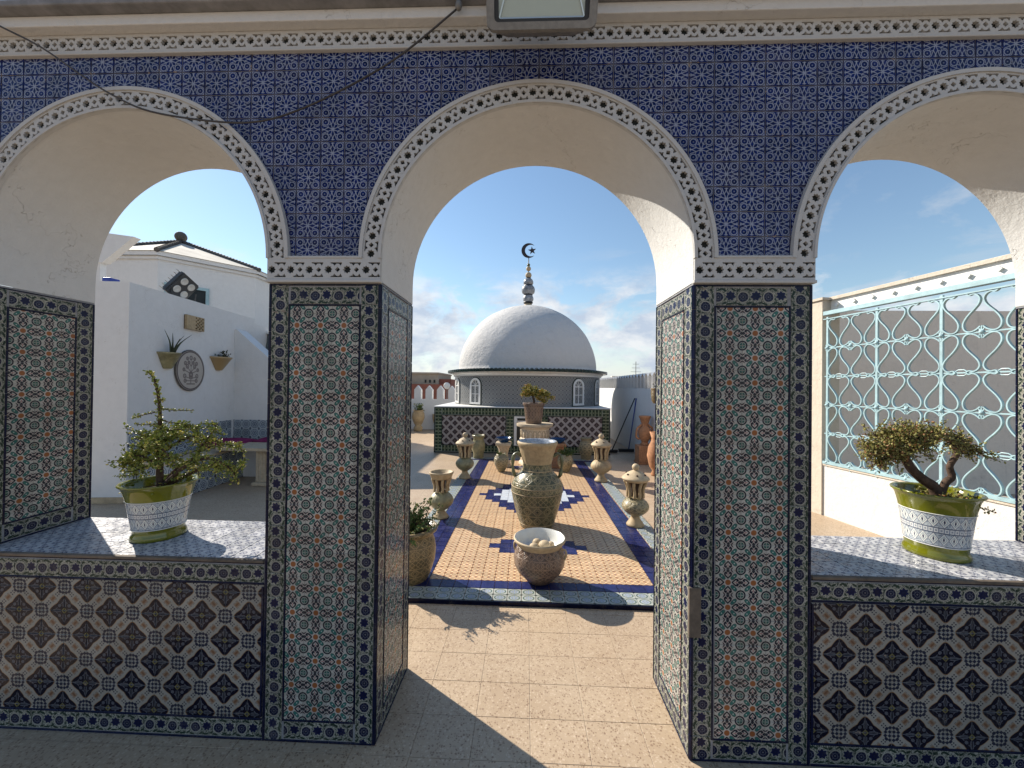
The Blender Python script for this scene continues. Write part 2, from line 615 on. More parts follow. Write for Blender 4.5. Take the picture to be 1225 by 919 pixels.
M['dark_glass'] = mat_simple('dark_window_glass', (.025, .032, .035), .3, var=.3, scale=5, b=.02, spec=.15)
M['grey_metal'] = mat_simple('weathered_grey_metal', (.21, .20, .185), .55, .25, var=.25, scale=60)
M['darkmetal'] = mat_simple('dark_grey_metal', (.07, .075, .08), .5, var=.3)
M['grey_coping'] = mat_simple('grey_weathered_coping', (.26, .26, .27), .9, var=.4, scale=12, b=.4)
M['black'] = mat_simple('black_rubber', (.015, .016, .018), .5, var=.3)
M['blackiron'] = mat_simple('black_painted_iron', (.02, .012, .016), .45, var=.3)
M['blue_handle'] = mat_simple('blue_painted_stick', (.02, .05, .30), .45, var=.2)
M['wood'] = mat_simple('weathered_board', (.15, .115, .085), .85, var=.4, scale=30, b=.5)
M['pink'] = mat_simple('magenta_cloth', (.22, .03, .10), .95, var=.3, scale=14, b=.5, dist=.01, spec=.1)
M['brick'] = mat_simple('orange_brick', (.48, .24, .12), .9, var=.3, scale=30, b=.5)
M['redwall'] = mat_simple('red_render', (.28, .10, .07), .9, var=.3, scale=3)
M['beigewall'] = mat_simple('beige_render', (.42, .35, .27), .9, var=.2, scale=3)
M['roofpanel'] = mat_simple('pale_roof_render', (.66, .60, .50), .9, var=.2, scale=9, b=.5)
M['ridge'] = mat_simple('dark_ridge_tile', (.12, .11, .10), .8, var=.4, scale=30, b=.4)
M['white_paint'] = mat_simple('white_paint', (.74, .73, .70), .5, var=.08, scale=12)
M['blue_ceramic'] = mat_simple('deep_blue_glaze', (.01, .06, .18), .2, var=.3, scale=14)
M['sheet'] = mat_simple('corrugated_sheet', (.50, .48, .46), .5, .3, var=.2, scale=14)
M['lampglass'] = mat_simple('pale_lamp_glass', (.36, .42, .38), .12, var=.06, scale=9, b=.0)
M['reflector'] = mat_simple('lamp_reflector', (.52, .56, .55), .3, .6, var=.06, scale=9)
M['cable'] = mat_simple('dusty_black_cable', (.05, .045, .045), .7)


def leaf_mat(name, c1, c2, c3):
    t = T(name)
    r = t.island()
    c = t.mix(c1, c2, r)
    c = t.mix(c, c3, gt(r, .86))
    t.b.inputs['Subsurface Weight'].default_value = 0
    tr = t.n('ShaderNodeBsdfTranslucent')
    mixs = t.n('ShaderNodeMixShader')
    t.link(c, tr.inputs[0])
    m = t.done(c, .42, spec=.4)
    mixs.inputs[0].default_value = .42
    t.link(t.b.outputs[0], mixs.inputs[1])
    t.link(tr.outputs[0], mixs.inputs[2])
    t.link(mixs.outputs[0], t.out.inputs[0])
    return m


M['leafL'] = leaf_mat('spekboom_leaf', (.17, .22, .04), (.40, .43, .10), (.62, .56, .18))
M['leafR'] = leaf_mat('dry_spekboom_leaf', (.24, .25, .07), (.46, .40, .15), (.42, .22, .10))
M['leafY'] = leaf_mat('yellow_green_leaf', (.26, .26, .05), (.50, .42, .10), (.55, .36, .12))
M['leafG'] = leaf_mat('succulent_leaf', (.06, .12, .03), (.14, .22, .06), (.35, .32, .10))
M['aloe'] = leaf_mat('aloe_leaf', (.06, .08, .05), (.09, .12, .07), (.10, .10, .07))


def mat_potband():
    """white band painted with lozenges, for u round the pot and v up the band"""
    t = T('painted_lozenge_glaze')
    u, v = t.uv()
    W = (.46, .50, .52)
    c = t.mix(W, W, 0.0)
    n, _ = t.noise(t.pos(), 150, 3, .6)
    c = t.mix(W, (.13, .17, .22), clamp((n - .48) * 9) * .8)
    x = ab(fr(u * 22) - .5) * 2
    for lo, hi in ((.06, .42), (.60, .96)):
        y = ab((v - (lo + hi) / 2) / ((hi - lo) / 2))
        inb = msk(y, 1.0, .05)
        d = x + y
        m = msk(d, .98, .08)
        c = t.mix(c, (.06, .08, .14), msk(d, 1.1, .08) * inb)
        c = t.mix(c, (.66, .66, .62), m)
        c = t.mix(c, (.30, .38, .40), msk(ab(d - .62), .09, .05))
        c = t.mix(c, (.01, .02, .07), msk(x * 2.6 + y, .48, .06))
    # middle row of little squares
    y = ab((v - .51) / .075)
    xs = ab(fr(u * 44) - .5) * 2
    c = t.mix(c, (.20, .24, .30), msk(y, 1.1, .06))
    c = t.mix(c, (.62, .62, .60), msk(mx(y, xs), .78, .06))
    c = t.mix(c, (.25, .28, .32), msk(mx(y, xs), .4, .06))
    for k in (.03, .43, .59, .98):
        c = t.mix(c, (.08, .09, .13), msk(ab(v - k), .012, .01))
    t.bump(n, .15, .002)
    return t.done(c, .2, coat=.3)


M['potband'] = mat_potband()


def mat_incised(name, base, glaze, dark, rep=16, bands=9, cover=.8):
    """clay pot glazed in bands with scratched circles and zigzags (u round, v up)"""
    t = T(name)
    u, v = t.uv()
    p = t.pos()
    n, _ = t.noise(p, 30, 5, .6)
    n2, _ = t.noise(p, 6, 4, .6)
    iv = fl(v * bands)
    fv = fr(v * bands)
    wn = t.n('ShaderNodeTexWhiteNoise', noise_dimensions='1D')
    t.link(iv.v, wn.inputs[1])
    rb = X(t.t, wn.outputs[0])
    fu = fr(u * rep)
    x, y = ab(fu - .5), ab(fv - .5)
    r = ln(x, y)
    lines = anyof(msk(ab(r - .32), .035, .04) * gt(rb, .45), msk(ab(r - .16), .03, .04) * gt(rb, .45),
                  msk(ab(x - y * .9 - .05), .04, .04) * gt(.55, rb), msk(ab(x + y - .5), .035, .04), msk(.5 - y, .045, .03))
    c = t.mix(base, glaze, clamp((n2 - .25) * 3) * cover)
    c = t.mix(c, dark, clamp((n - .45) * 3) * .5)
    c = t.mix(c, dark, msk(r, .13, .05) * gt(rb, .3) * .6)
    c2 = t.mix(c, tuple(min(1, k * 1.5) for k in base), lines * .8)
    t.bump(lines * -.6 + n * .5, .5, .006)
    return t.done(c2, clamp(.34 + (n - .5) * .4, .1, 1), coat=.1)


M['urn'] = mat_incised('green_incised_glaze', (.19, .155, .08), (.036, .050, .024), (.012, .014, .008), 14, 8)
M['bowl'] = mat_incised('brown_incised_glaze', (.20, .135, .095), (.055, .032, .024), (.012, .010, .012), 18, 7)
M['bigpot'] = mat_incised('olive_incised_glaze', (.24, .17, .08), (.08, .062, .03), (.02, .02, .012), 14, 8)
M['smallpot'] = mat_incised('mottled_glaze', (.32, .26, .15), (.09, .09, .05), (.03, .03, .02), 10, 5)
M['pedestal'] = mat_incised('carved_stone_bands', (.58, .48, .34), (.42, .34, .25), (.18, .14, .10), 22, 5, .5)


def mat_greenstripe():
    t = T('green_bar_glaze')
    u, v = t.uv()
    a = ab(fr(u) - .5)
    c = t.mix((.17, .20, .11), (.018, .040, .028), msk(a, .30, .06))
    c = t.mix(c, (.32, .34, .20), msk(ln(a * .8, fr(v) - .5), .10, .05))
    c = t.mix(c, (.02, .03, .025), msk(.5 - a, .05, .03))
    return tile_finish(t, c, .3, .2)


M['greenbar'] = mat_greenstripe()
M['lozenge'] = mat_cross('lozenge_glaze', (.34, .31, .30), (.035, .024, .030), (.30, .26, .25), (.4, .3, .25), False, True)


def mat_drum():
    t = T('grey_mosaic_glaze')
    u, v = t.uv()
    a, b = ab(fr(u) - .5), ab(fr(v) - .5)
    c = t.mix((.30, .30, .285), (.17, .18, .19), msk(ab(ln(a, b) - .30), .08, .06))
    c = t.mix(c, (.02, .025, .04), msk(ln(a - .5, b - .5), .17, .05))
    c = t.mix(c, (.12, .13, .15), msk(ln(a, b), .09, .05))
    c = t.mix(c, (.22, .23, .24), msk(mn(.5 - a, .5 - b), .03, .03) * .6)
    return tile_finish(t, c, .3, .2)


M['drum'] = mat_drum()


def mat_wains():
    t = T('blue_rosette_glaze')
    u, v = t.uv()
    p, q = ab(fr(u) - .5), ab(fr(v) - .5)
    a, b = mx(p, q), mn(p, q)
    r = ln(p, q)
    m = anyof(msk(ab(r - .22), .03, .03), msk(ab(r - .40), .025, .03), msk(r, .07, .03), msk(ab(a - b * 2.4), .03, .03) * msk(r, .4, .02), msk(ln(p - .5, q - .5), .13, .04))
    c = t.mix((.36, .40, .42), (.02, .035, .085), m)
    return tile_finish(t, c, .3, .15)


M['wains'] = mat_wains()


def mat_scales():
    t = T('fish_scale_tiles')
    u, v = t.uv()
    row = _m('MODULO', fl(v), 2.0)
    a = ab(fr(u + row * .5) - .5)
    b = fr(v)
    c = t.mix((.10, .12, .12), (.03, .035, .035), msk(ab(b - a * a * 2), .12, .06))
    return t.done(c, .6)


M['scales'] = mat_scales()


def mat_oval():
    t = T('painted_tree_of_life_plaque')
    u, v = t.uv()
    x, y = ab(u - .5), v
    n, _ = t.noise(t.uvv if hasattr(t, 'uvv') else t.n('ShaderNodeTexCoord').outputs['UV'], 9, 3, .6)
    c = t.mix((.46, .42, .37), (.40, .36, .31), n)
    ink = (.085, .06, .06)
    m = [msk(seg(x, y, 0, .16, .14, .16), .016, .015), msk(seg(x, y, 0, .18, .0, .46), .014, .015),
         msk(ab(ln(x, y - .40) - .055), .022, .015), msk(seg(x, y, .04, .3, .05, .36), .02, .015)]
    import math as _mt
    for (cx, cy, r) in ((.0, .82, .045), (.13, .80, .035), (.20, .68, .04), (.25, .52, .035), (.22, .36, .045), (.13, .60, .045), (.20, .24, .04), (.08, .70, .035)):
        m.append(msk(ab(ln(x - cx, y - cy) - r), .014, .012))
        m.append(msk(ln(x - cx, y - cy), .016, .012))
    for (x1, y1, x2, y2) in ((0, .46, .13, .58), (0, .46, .0, .8), (.0, .6, .13, .78), (.0, .42, .22, .50), (.02, .30, .20, .34), (0, .24, .18, .24), (.13, .58, .2, .66)):
        m.append(msk(seg(x, y, x1, y1, x2, y2), .010, .012))
    c = t.mix(c, ink, anyof(*m) * .85)
    rr = ln((u - .5) * 2, (v - .5) * 2)
    c = t.mix(c, ink, msk(ab(rr - .95), .035, .02))
    return t.done(c, .5)


M['oval'] = mat_oval()

# ---------------------------------------------------------------- object helpers
ORG = {}      # world location of every parent


def tag(o, label=None, cat=None, group=None, kind=None):
    if label:
        o['label'] = label
    if cat:
        o['category'] = cat
    if group:
        o['group'] = group
    if kind:
        o['kind'] = kind
    return o


def empty(name, loc, label, cat, group=None):
    o = bpy.data.objects.new(name, None)
    o.empty_display_size = .1
    COL.objects.link(o)
    o.location = loc
    ORG[o] = Vector(loc)
    return tag(o, label, cat, group)


class MB:
    def __init__(s):
        s.v, s.f, s.uv, s.mi = [], [], [], []

    def face(s, pts, uvs=None, mi=0):
        b = len(s.v)
        s.v.extend(tuple(p) for p in pts)
        s.f.append(tuple(range(b, b + len(pts))))
        s.uv.append(uvs)
        s.mi.append(mi)

    def box(s, x0, x1, y0, y1, z0, z1, bev=0.0, mi=0):
        if x0 > x1: x0, x1 = x1, x0
        if y0 > y1: y0, y1 = y1, y0
        if z0 > z1: z0, z1 = z1, z0
        bm = bmesh.new()
        bmesh.ops.create_cube(bm, size=1)
        for v in bm.verts:
            v.co = Vector(((x0 + x1) / 2 + v.co.x * (x1 - x0), (y0 + y1) / 2 + v.co.y * (y1 - y0), (z0 + z1) / 2 + v.co.z * (z1 - z0)))
        if bev:
            bmesh.ops.bevel(bm, geom=bm.edges[:], offset=bev, segments=2, affect='EDGES', profile=.5)
        s.addbm(bm, mi)
        bm.free()
        return s

    def addbm(s, bm, mi=0, mat=None):
        b = len(s.v)
        bm.verts.index_update()
        for v in bm.verts:
            s.v.append(tuple(mat @ v.co) if mat else tuple(v.co))
        for f in bm.faces:
            s.f.append(tuple(b + v.index for v in f.verts))
            s.uv.append(None)
            s.mi.append(mi)

    def shared(s, verts, faces, uvs=None, mi=0):
        b = len(s.v)
        s.v.extend(tuple(p) for p in verts)
        for i, f in enumerate(faces):
            s.f.append(tuple(b + k for k in f))
            s.uv.append(uvs[i] if uvs else None)
            s.mi.append(mi)

    def tube(s, path, rad, seg=8, cap=True, mi=0, closed=False):
        path = [Vector(p) for p in path]
        n = len(path)
        rads = rad if isinstance(rad, (list, tuple)) else [rad] * n
        rings = []
        prev = None
        for i, p in enumerate(path):
            if closed:
                d = path[(i + 1) % n] - path[i - 1]
            else:
                d = path[min(i + 1, n - 1)] - path[max(i - 1, 0)]
            if d.length < 1e-9:
                d = Vector((0, 0, 1))
            d.normalize()
            if prev is None:
                a = Vector((0, 0, 1)) if abs(d.z) < .9 else Vector((1, 0, 0))
                n1 = d.cross(a).normalized()
            else:
                n1 = (prev - d * prev.dot(d)).normalized()
            prev = n1
            n2 = d.cross(n1)
            rings.append([p + (n1 * cos(2 * pi * k / seg) + n2 * sin(2 * pi * k / seg)) * rads[i] for k in range(seg)])
        vs = [q for r in rings for q in r]
        fs = []
        m = n if closed else n - 1
        for i in range(m):
            j = (i + 1) % n
            for k in range(seg):
                k2 = (k + 1) % seg
                fs.append((i * seg + k, i * seg + k2, j * seg + k2, j * seg + k))
        if cap and not closed:
            fs.append(tuple(range(seg))[::-1])
            fs.append(tuple((n - 1) * seg + k for k in range(seg)))
        s.shared(vs, fs, mi=mi)
        return s

    def bar(s, p, q, w, d, up=(0, 0, 1), mi=0):
        """rectangular bar from p to q"""
        p, q = Vector(p), Vector(q)
        t = (q - p).normalized()
        a = t.cross(Vector(up)).normalized()
        b = a.cross(t)
        vs = [c + a * (w / 2 * i) + b * (d / 2 * j) for c in (p, q) for i, j in ((-1, -1), (1, -1), (1, 1), (-1, 1))]
        s.shared(vs, [(3, 2, 1, 0), (4, 5, 6, 7), (0, 1, 5, 4), (1, 2, 6, 5), (2, 3, 7, 6), (3, 0, 4, 7)], mi=mi)
        return s

    def lathe(s, prof, seg=40, c=(0, 0, 0), flute=None, mi=0, uvrep=1.0, capb=False, sx=1.0, v0=0.0, v1=1.0):
        L = [0]
        for i in range(1, len(prof)):
            L.append(L[-1] + hypot(prof[i][0] - prof[i - 1][0], prof[i][1] - prof[i - 1][1]))
        vs, fs, us = [], [], []
        n = len(prof)
        for i, (r, z) in enumerate(prof):
            for k in range(seg + 1):
                a = 2 * pi * k / seg
                rr = r * (flute(a, z) if flute else 1)
                vs.append((c[0] + rr * cos(a) * sx, c[1] + rr * sin(a), c[2] + z))
        for i in range(n - 1):
            for k in range(seg):
                A = i * (seg + 1) + k
                fs.append((A, A + 1, A + seg + 2, A + seg + 1))
                va = v0 + (v1 - v0) * L[i] / L[-1]
                vb = v0 + (v1 - v0) * L[i + 1] / L[-1]
                ua, ub = k / seg * uvrep, (k + 1) / seg * uvrep
                us.append(((ua, va), (ub, va), (ub, vb), (ua, vb)))
        s.shared(vs, fs, us, mi)
        return s

    def sphere(s, c, r, seg=20, rings=12, sz=1.0, mi=0):
        prof = [(r * sin(pi * i / rings) + 1e-5, -r * cos(pi * i / rings) * sz) for i in range(rings + 1)]
        return s.lathe(prof, seg, c, mi=mi)

    def poly_prism(s, poly, fn, h0, h1, holes=(), mi=0):
        """flat polygon (with holes) in (u,v), extruded between heights h0 and h1, placed by fn(u,v,h)"""
        loops = [poly] + list(holes)
        tri = tessellate_polygon([[Vector((p[0], p[1], 0)) for p in l] for l in loops])
        flat = [p for l in loops for p in l]
        b = len(s.v)
        s.v.extend(tuple(fn(p[0], p[1], h1)) for p in flat)
        for t in tri:
            a, c, d = (flat[k] for k in t)
            ar = (c[0] - a[0]) * (d[1] - a[1]) - (c[1] - a[1]) * (d[0] - a[0])
            t = tuple(t) if ar > 0 else tuple(t)[::-1]
            s.f.append(tuple(b + k for k in t))
            s.uv.append([(flat[k][0], flat[k][1]) for k in t])
            s.mi.append(mi)
        for li, l in enumerate(loops):
            n = len(l)
            area = sum(l[i][0] * l[(i + 1) % n][1] - l[(i + 1) % n][0] * l[i][1] for i in range(n))
            ccw = area > 0
            if li > 0:
                ccw = not ccw
            for i in range(n):
                p, q = l[i], l[(i + 1) % n]
                qd = [fn(p[0], p[1], h0), fn(q[0], q[1], h0), fn(q[0], q[1], h1), fn(p[0], p[1], h1)]
                s.face(qd if ccw else qd[::-1], None, mi)
        return s

    def mesh(s, name, mats, org=Vector((0, 0, 0)), smooth=False, merge=0.0, keep=False):
        me = bpy.data.meshes.new(name)
        me.from_pydata([(v[0] - org[0], v[1] - org[1], v[2] - org[2]) for v in s.v], [], s.f)
        mats = mats if isinstance(mats, (list, tuple)) else [mats]
        for m in mats:
            me.materials.append(m)
        if any(s.mi):
            me.polygons.foreach_set('material_index', s.mi)
        if any(u is not None for u in s.uv):
            l = me.uv_layers.new(name='UVMap')
            k = 0
            dat = []
            for f, u in zip(s.f, s.uv):
                if u is None:
                    dat.extend([0.0, 0.0] * len(f))
                else:
                    for a in u:
                        dat.extend((a[0], a[1]))
            l.data.foreach_set('uv', dat)
        if merge:
            bm = bmesh.new()
            bm.from_mesh(me)
            bmesh.ops.remove_doubles(bm, verts=bm.verts[:], dist=merge)
            bm.to_mesh(me)
            bm.free()
        if smooth:
            me.polygons.foreach_set('use_smooth', [True] * len(me.polygons))
            if smooth is not True:
                me.set_sharp_from_angle(angle=radians(smooth))
        me.update()
        return me

    def build(s, name, mats, parent=None, smooth=False, merge=0.0, org=None, label=None, kind=None):
        """one mesh object; vertices are given in world space unless the parent is a local builder"""
        o_ = ORG.get(parent, Vector((0, 0, 0))) if parent is not None else Vector((0, 0, 0))
        own = Vector(org) if org is not None else o_
        me = s.mesh(name, mats, own, smooth, merge)
        ob = bpy.data.objects.new(name, me)
        COL.objects.link(ob)
        ob.location = own - o_ if parent is not None else own
        if parent is not None:
            ob.parent = parent
        ORG[ob] = own
        if label:
            ob['label'] = label
        if kind:
            ob['kind'] = kind
        return ob


class Loc:
    """offset wrapper so that a thing can be modelled round its own base"""


def place(parent, name, me, mtx):
    """link a shared mesh at a world matrix under parent (parents here are never rotated)"""
    o = bpy.data.objects.new(name, me)
    COL.objects.link(o)
    m = mtx.copy()
    m.translation = m.translation - ORG[parent]
    o.parent = parent
    o.matrix_basis = m
    return o


def clip_half(poly, nx, ny, d):
    """keep nx*x+ny*y >= d"""
    out = []
    n = len(poly)
    for i in range(n):
        a, b = poly[i], poly[(i + 1) % n]
        da, db = nx * a[0] + ny * a[1] - d, nx * b[0] + ny * b[1] - d
        if da >= 0:
            out.append(a)
        if da * db < 0:
            t = da / (da - db)
            out.append((a[0] + (b[0] - a[0]) * t, a[1] + (b[1] - a[1]) * t))
    return out


def tile_mesh(name, poly, u0, v0, pu, pv, mat, h, flip=0, bevel=.0012):
    """bevelled tile: poly in plane coordinates relative to (0,0); uv from cell origin (u0,v0)"""
    n = len(poly)
    cx = sum(p[0] for p in poly) / n
    cy = sum(p[1] for p in poly) / n
    ins = []
    for p in poly:
        d = hypot(p[0] - cx, p[1] - cy) + 1e-9
        k = max(0, 1 - bevel * 1.4 / d)
        ins.append((cx + (p[0] - cx) * k, cy + (p[1] - cy) * k))

    def uvf(p):
        a, b = (p[0] - u0) / pu, (p[1] - v0) / pv
        if flip == 1:
            a = 1 - a
        if flip == 2:
            a, b = b, a
        return (a, b)
    mb = MB()
    vs = [(p[0], p[1], 0) for p in poly] + [(p[0], p[1], h - bevel * .7) for p in poly] + [(p[0], p[1], h) for p in ins]
    fs = [tuple(2 * n + i for i in range(n))]
    us = [[uvf(p) for p in ins]]
    for i in range(n):
        j = (i + 1) % n
        fs.append((i, j, n + j, n + i))
        us.append([uvf(poly[i]), uvf(poly[j]), uvf(poly[j]), uvf(poly[i])])
        fs.append((n + i, n + j, 2 * n + j, 2 * n + i))
        us.append([uvf(poly[i]), uvf(poly[j]), uvf(ins[j]), uvf(ins[i])])
    mb.shared(vs, fs, us)
    return mb.mesh(name, mat)


TILE_CACHE = {}
trng = random.Random(5)


def tiles(parent, kind, mat, O, U, V, reg, pu, pv, off=(0, 0), gap=.0024, h=.006, parity=False, clips=(), tilt=.0045, minsize=.006, seq=0, circles=(), skip=None):
    """lay single tiles over rectangle reg=(u0,u1,v0,v1) of the plane O+u*U+v*V"""
    U, V = Vector(U), Vector(V)
    N = U.cross(V)
    O = Vector(O)
    R = Matrix((U, V, N)).transposed().to_4x4()
    u0, u1, v0, v1 = reg
    i0 = math.floor((u0 - off[0]) / pu + 1e-6)
    i1 = math.ceil((u1 - off[0]) / pu - 1e-6)
    j0 = math.floor((v0 - off[1]) / pv + 1e-6)
    j1 = math.ceil((v1 - off[1]) / pv - 1e-6)
    cnt = 0
    for i in range(i0, i1):
        for j in range(j0, j1):
            cu, cv = off[0] + i * pu, off[1] + j * pv
            if skip and skip(cu + pu / 2, cv + pv / 2):
                continue
            a0, a1 = max(cu + gap / 2, u0), min(cu + pu - gap / 2, u1)
            b0, b1 = max(cv + gap / 2, v0), min(cv + pv - gap / 2, v1)
            if a1 - a0 < minsize or b1 - b0 < minsize:
                continue
            flip = (i + j) % 2 if parity else 0
            full = abs(a1 - a0 - pu + gap) < 1e-5 and abs(b1 - b0 - pv + gap) < 1e-5
            poly = [(a0, b0), (a1, b0), (a1, b1), (a0, b1)]
            for (ccx, ccy, cr) in circles:
                if ccy > (b1) + .0 and False:
                    continue
                # outside of a circle (arch), by its tangent nearest the tile
                mx_, my_ = (a0 + a1) / 2 - ccx, (b0 + b1) / 2 - ccy
                if b1 < ccy:
                    continue
                dd = hypot(mx_, my_)
                nx, ny = mx_ / dd, my_ / dd
                if dd > cr + .09:
                    continue
                if dd < cr - .08:
                    poly = []
                    break
                p2 = clip_half(poly, nx, ny, nx * ccx + ny * ccy + cr)
                if len(p2) != len(poly) or any(abs(x[0] - y[0]) + abs(x[1] - y[1]) > 1e-6 for x, y in zip(poly, p2)):
                    full = False
                poly = p2
                if len(poly) < 3:
                    break
            if len(poly) < 3:
                continue
            ar = abs(sum(poly[k][0] * poly[(k + 1) % len(poly)][1] - poly[(k + 1) % len(poly)][0] * poly[k][1] for k in range(len(poly)))) / 2
            if ar < .00012:
                continue
            cc = (cu + pu / 2, cv + pv / 2)
            if full:
                key = (kind, mat.name, round(pu, 5), round(pv, 5), flip)
                if key not in TILE_CACHE:
                    q = [(-pu / 2 + gap / 2, -pv / 2 + gap / 2), (pu / 2 - gap / 2, -pv / 2 + gap / 2), (pu / 2 - gap / 2, pv / 2 - gap / 2), (-pu / 2 + gap / 2, pv / 2 - gap / 2)]
                    TILE_CACHE[key] = tile_mesh(kind, q, -pu / 2, -pv / 2, pu, pv, mat, h, flip)
                me = TILE_CACHE[key]
            else:
                q = [(p[0] - cc[0], p[1] - cc[1]) for p in poly]
                me = tile_mesh(kind, q, -pu / 2, -pv / 2, pu, pv, mat, h, flip)
            P = O + U * cc[0] + V * cc[1] + N * trng.uniform(-.0004, .0004)
            J = Matrix.Rotation(trng.uniform(-tilt, tilt), 4, 'X') @ Matrix.Rotation(trng.uniform(-tilt, tilt), 4, 'Y')
            place(parent, kind, me, Matrix.Translation(P) @ R @ J)
            cnt += 1
    return cnt


# ================================================================ SETTING
mb = MB()
mb.box(-40, 40, -40, 13.9, -.30, -.0035)
terr = mb.build('terrace_floor', M['terrazzo_joint'])
tag(terr, kind='structure')
terr.data.materials.clear()
terr.data.materials.append(M['terrazzo_joint'])
mb = MB()
mb.face([(-3000, -3000, -3.2), (3000, -3000, -3.2), (3000, 3000, -3.2), (-3000, 3000, -3.2)])
tag(mb.build('ground', M['sand']), kind='structure')
# single terrazzo slabs near the doorway, where they can be told apart
ORG[terr] = Vector((0, 0, 0))
tiles(terr, 'terrazzo_tile', M['terrazzo'], (0, 0, -.006), (1, 0, 0), (0, 1, 0), (-1.435, 1.75, .94, 2.62), .245, .205, (-.455 - .245 * 4, 1.55 - .205 * 3), gap=.0013, h=.006, tilt=.0006)

# ================================================================ ARCADE WALL
YF, YB = 1.59, 2.035           # tiled face, far face
ARCH = [(-1.740, .645), (.0315, .6445), (1.810, .660)]     # centre x, radius
SPR = 2.03
WL, WR = -2.865, 2.95
ZTOP = 2.995
aw = empty('arcade_wall', (0, YF, 0), 'white arcade wall with three arches, faced with blue and patterned tiles', 'wall')

# body of the wall above the piers, with the soffits of the arches
xs = [WL]
for c, r in ARCH:
    for k in range(0, 49):
        xs.append(c - r * cos(pi * k / 48))
xs.append(WR)
def zlow(x):
    for c, r in ARCH:
        if abs(x - c) <= r + 1e-9:
            return SPR + sqrt(max(r * r - (x - c) ** 2, 0))
    return SPR - .095
mb = MB()
yf = YF + .0022
for a, b in zip(xs[:-1], xs[1:]):
    m = (a + b) / 2
    inside = any(abs(m - c) < r for c, r in ARCH)
    za, zb = (zlow(a), zlow(b)) if inside else (SPR - .095, SPR - .095)
    mb.face([(a, yf, za), (b, yf, zb), (b, yf, ZTOP), (a, yf, ZTOP)], None, 1)
    mb.face([(b, YB, zb), (a, YB, za), (a, YB, ZTOP + .10), (b, YB, ZTOP + .10)])
uw = mb.build('upper_wall', [M['plaster'], M['grout']], aw)
mb = MB()
for c, r in ARCH:
    P = [(c - r, SPR - .095)] + [(c - r * cos(pi * k / 48), SPR + r * sin(pi * k / 48)) for k in range(49)] + [(c + r, SPR - .095)]
    ys = [YF - .004, YF + .15, YF + .3, YB]
    for p, q in zip(P[:-1], P[1:]):
        for ya, yb in zip(ys[:-1], ys[1:]):
            mb.face([(p[0], ya, p[1]), (p[0], yb, p[1]), (q[0], yb, q[1]), (q[0], ya, q[1])])
mb.build('arch_soffit', M['intrados'], aw, smooth=True, merge=.0002)

# blue star tiles of the spandrels
tiles(uw, 'star_tile', M['star'], (0, YF + .006, 0), (1, 0, 0), (0, 0, 1), (WL + .01, WR - .01, SPR + .001, 2.909), .1022, .1022,
      (.652 - .1022 * 40, 2.837 - .1022 * 10), circles=[(c, SPR, r + .062) for c, r in ARCH], minsize=.004)
mb = MB()
mb.box(WL, WR, YF + .0065, YF + .0078, SPR, 2.909) if False else None


# carved plaster bands
def star8(cx, cy, r1, r2, ph=0.0):
    return [(cx + (r1 if k % 2 == 0 else r2) * cos(ph + pi * k / 8), cy + (r1 if k % 2 == 0 else r2) * sin(ph + pi * k / 8)) for k in range(16)]


def bat(cx, y, sgn, L):
    """flat bar with two teeth; y = outer edge, teeth point to -sgn"""
    t, k = .0058, .0150
    R_ = L * .61
    pts = [(-L, 0), (R_, 0), (R_, -t), (.0175, -t), (.0135, -k), (.0055, -t), (-.0055, -t), (-.0135, -k), (-.020, -t), (-L + .004, -t)]
    return [(cx + p[0], y + sgn * p[1]) for p in pts]


def carved_cell(mbx, s0, P, w, fn, lip0, lip1, h0, h1, rng):
    """one repeat (star, bats, small diamond) along s from s0 to s0+P across width w"""
    m = (lip0 + w - lip1) / 2
    hw = (w - lip0 - lip1) / 2
    N = 6
    outer = [(s0 + P * k / N, 0) for k in range(N + 1)] + [(s0 + P * k / N, w) for k in range(N, -1, -1)]
    j = lambda: rng.uniform(-.0007, .0007)
    holes = []
    holes.append(star8(s0 + P * .25 + j(), m + j(), .0178, .0128, rng.uniform(-.1, .1)))
    d = .0112
    cx, cy = s0 + P * .75 + j(), m + j()
    holes.append([(cx - d, cy), (cx, cy - d), (cx + d, cy), (cx, cy + d)])
    for sg, y in ((1, m + hw), (-1, m - hw)):
        L = .0275 if P > .07 else P * .36
        # bats are centred over the diamond, cut at the cell ends, so shift the cell instead
        b_ = bat(cx, y + j() * .5, sg, P * .39)
        holes.append(b_)
        # half bar continuing over the neighbouring star is left as solid plaster
    mbx.poly_prism(outer, fn, h0, h1, holes)


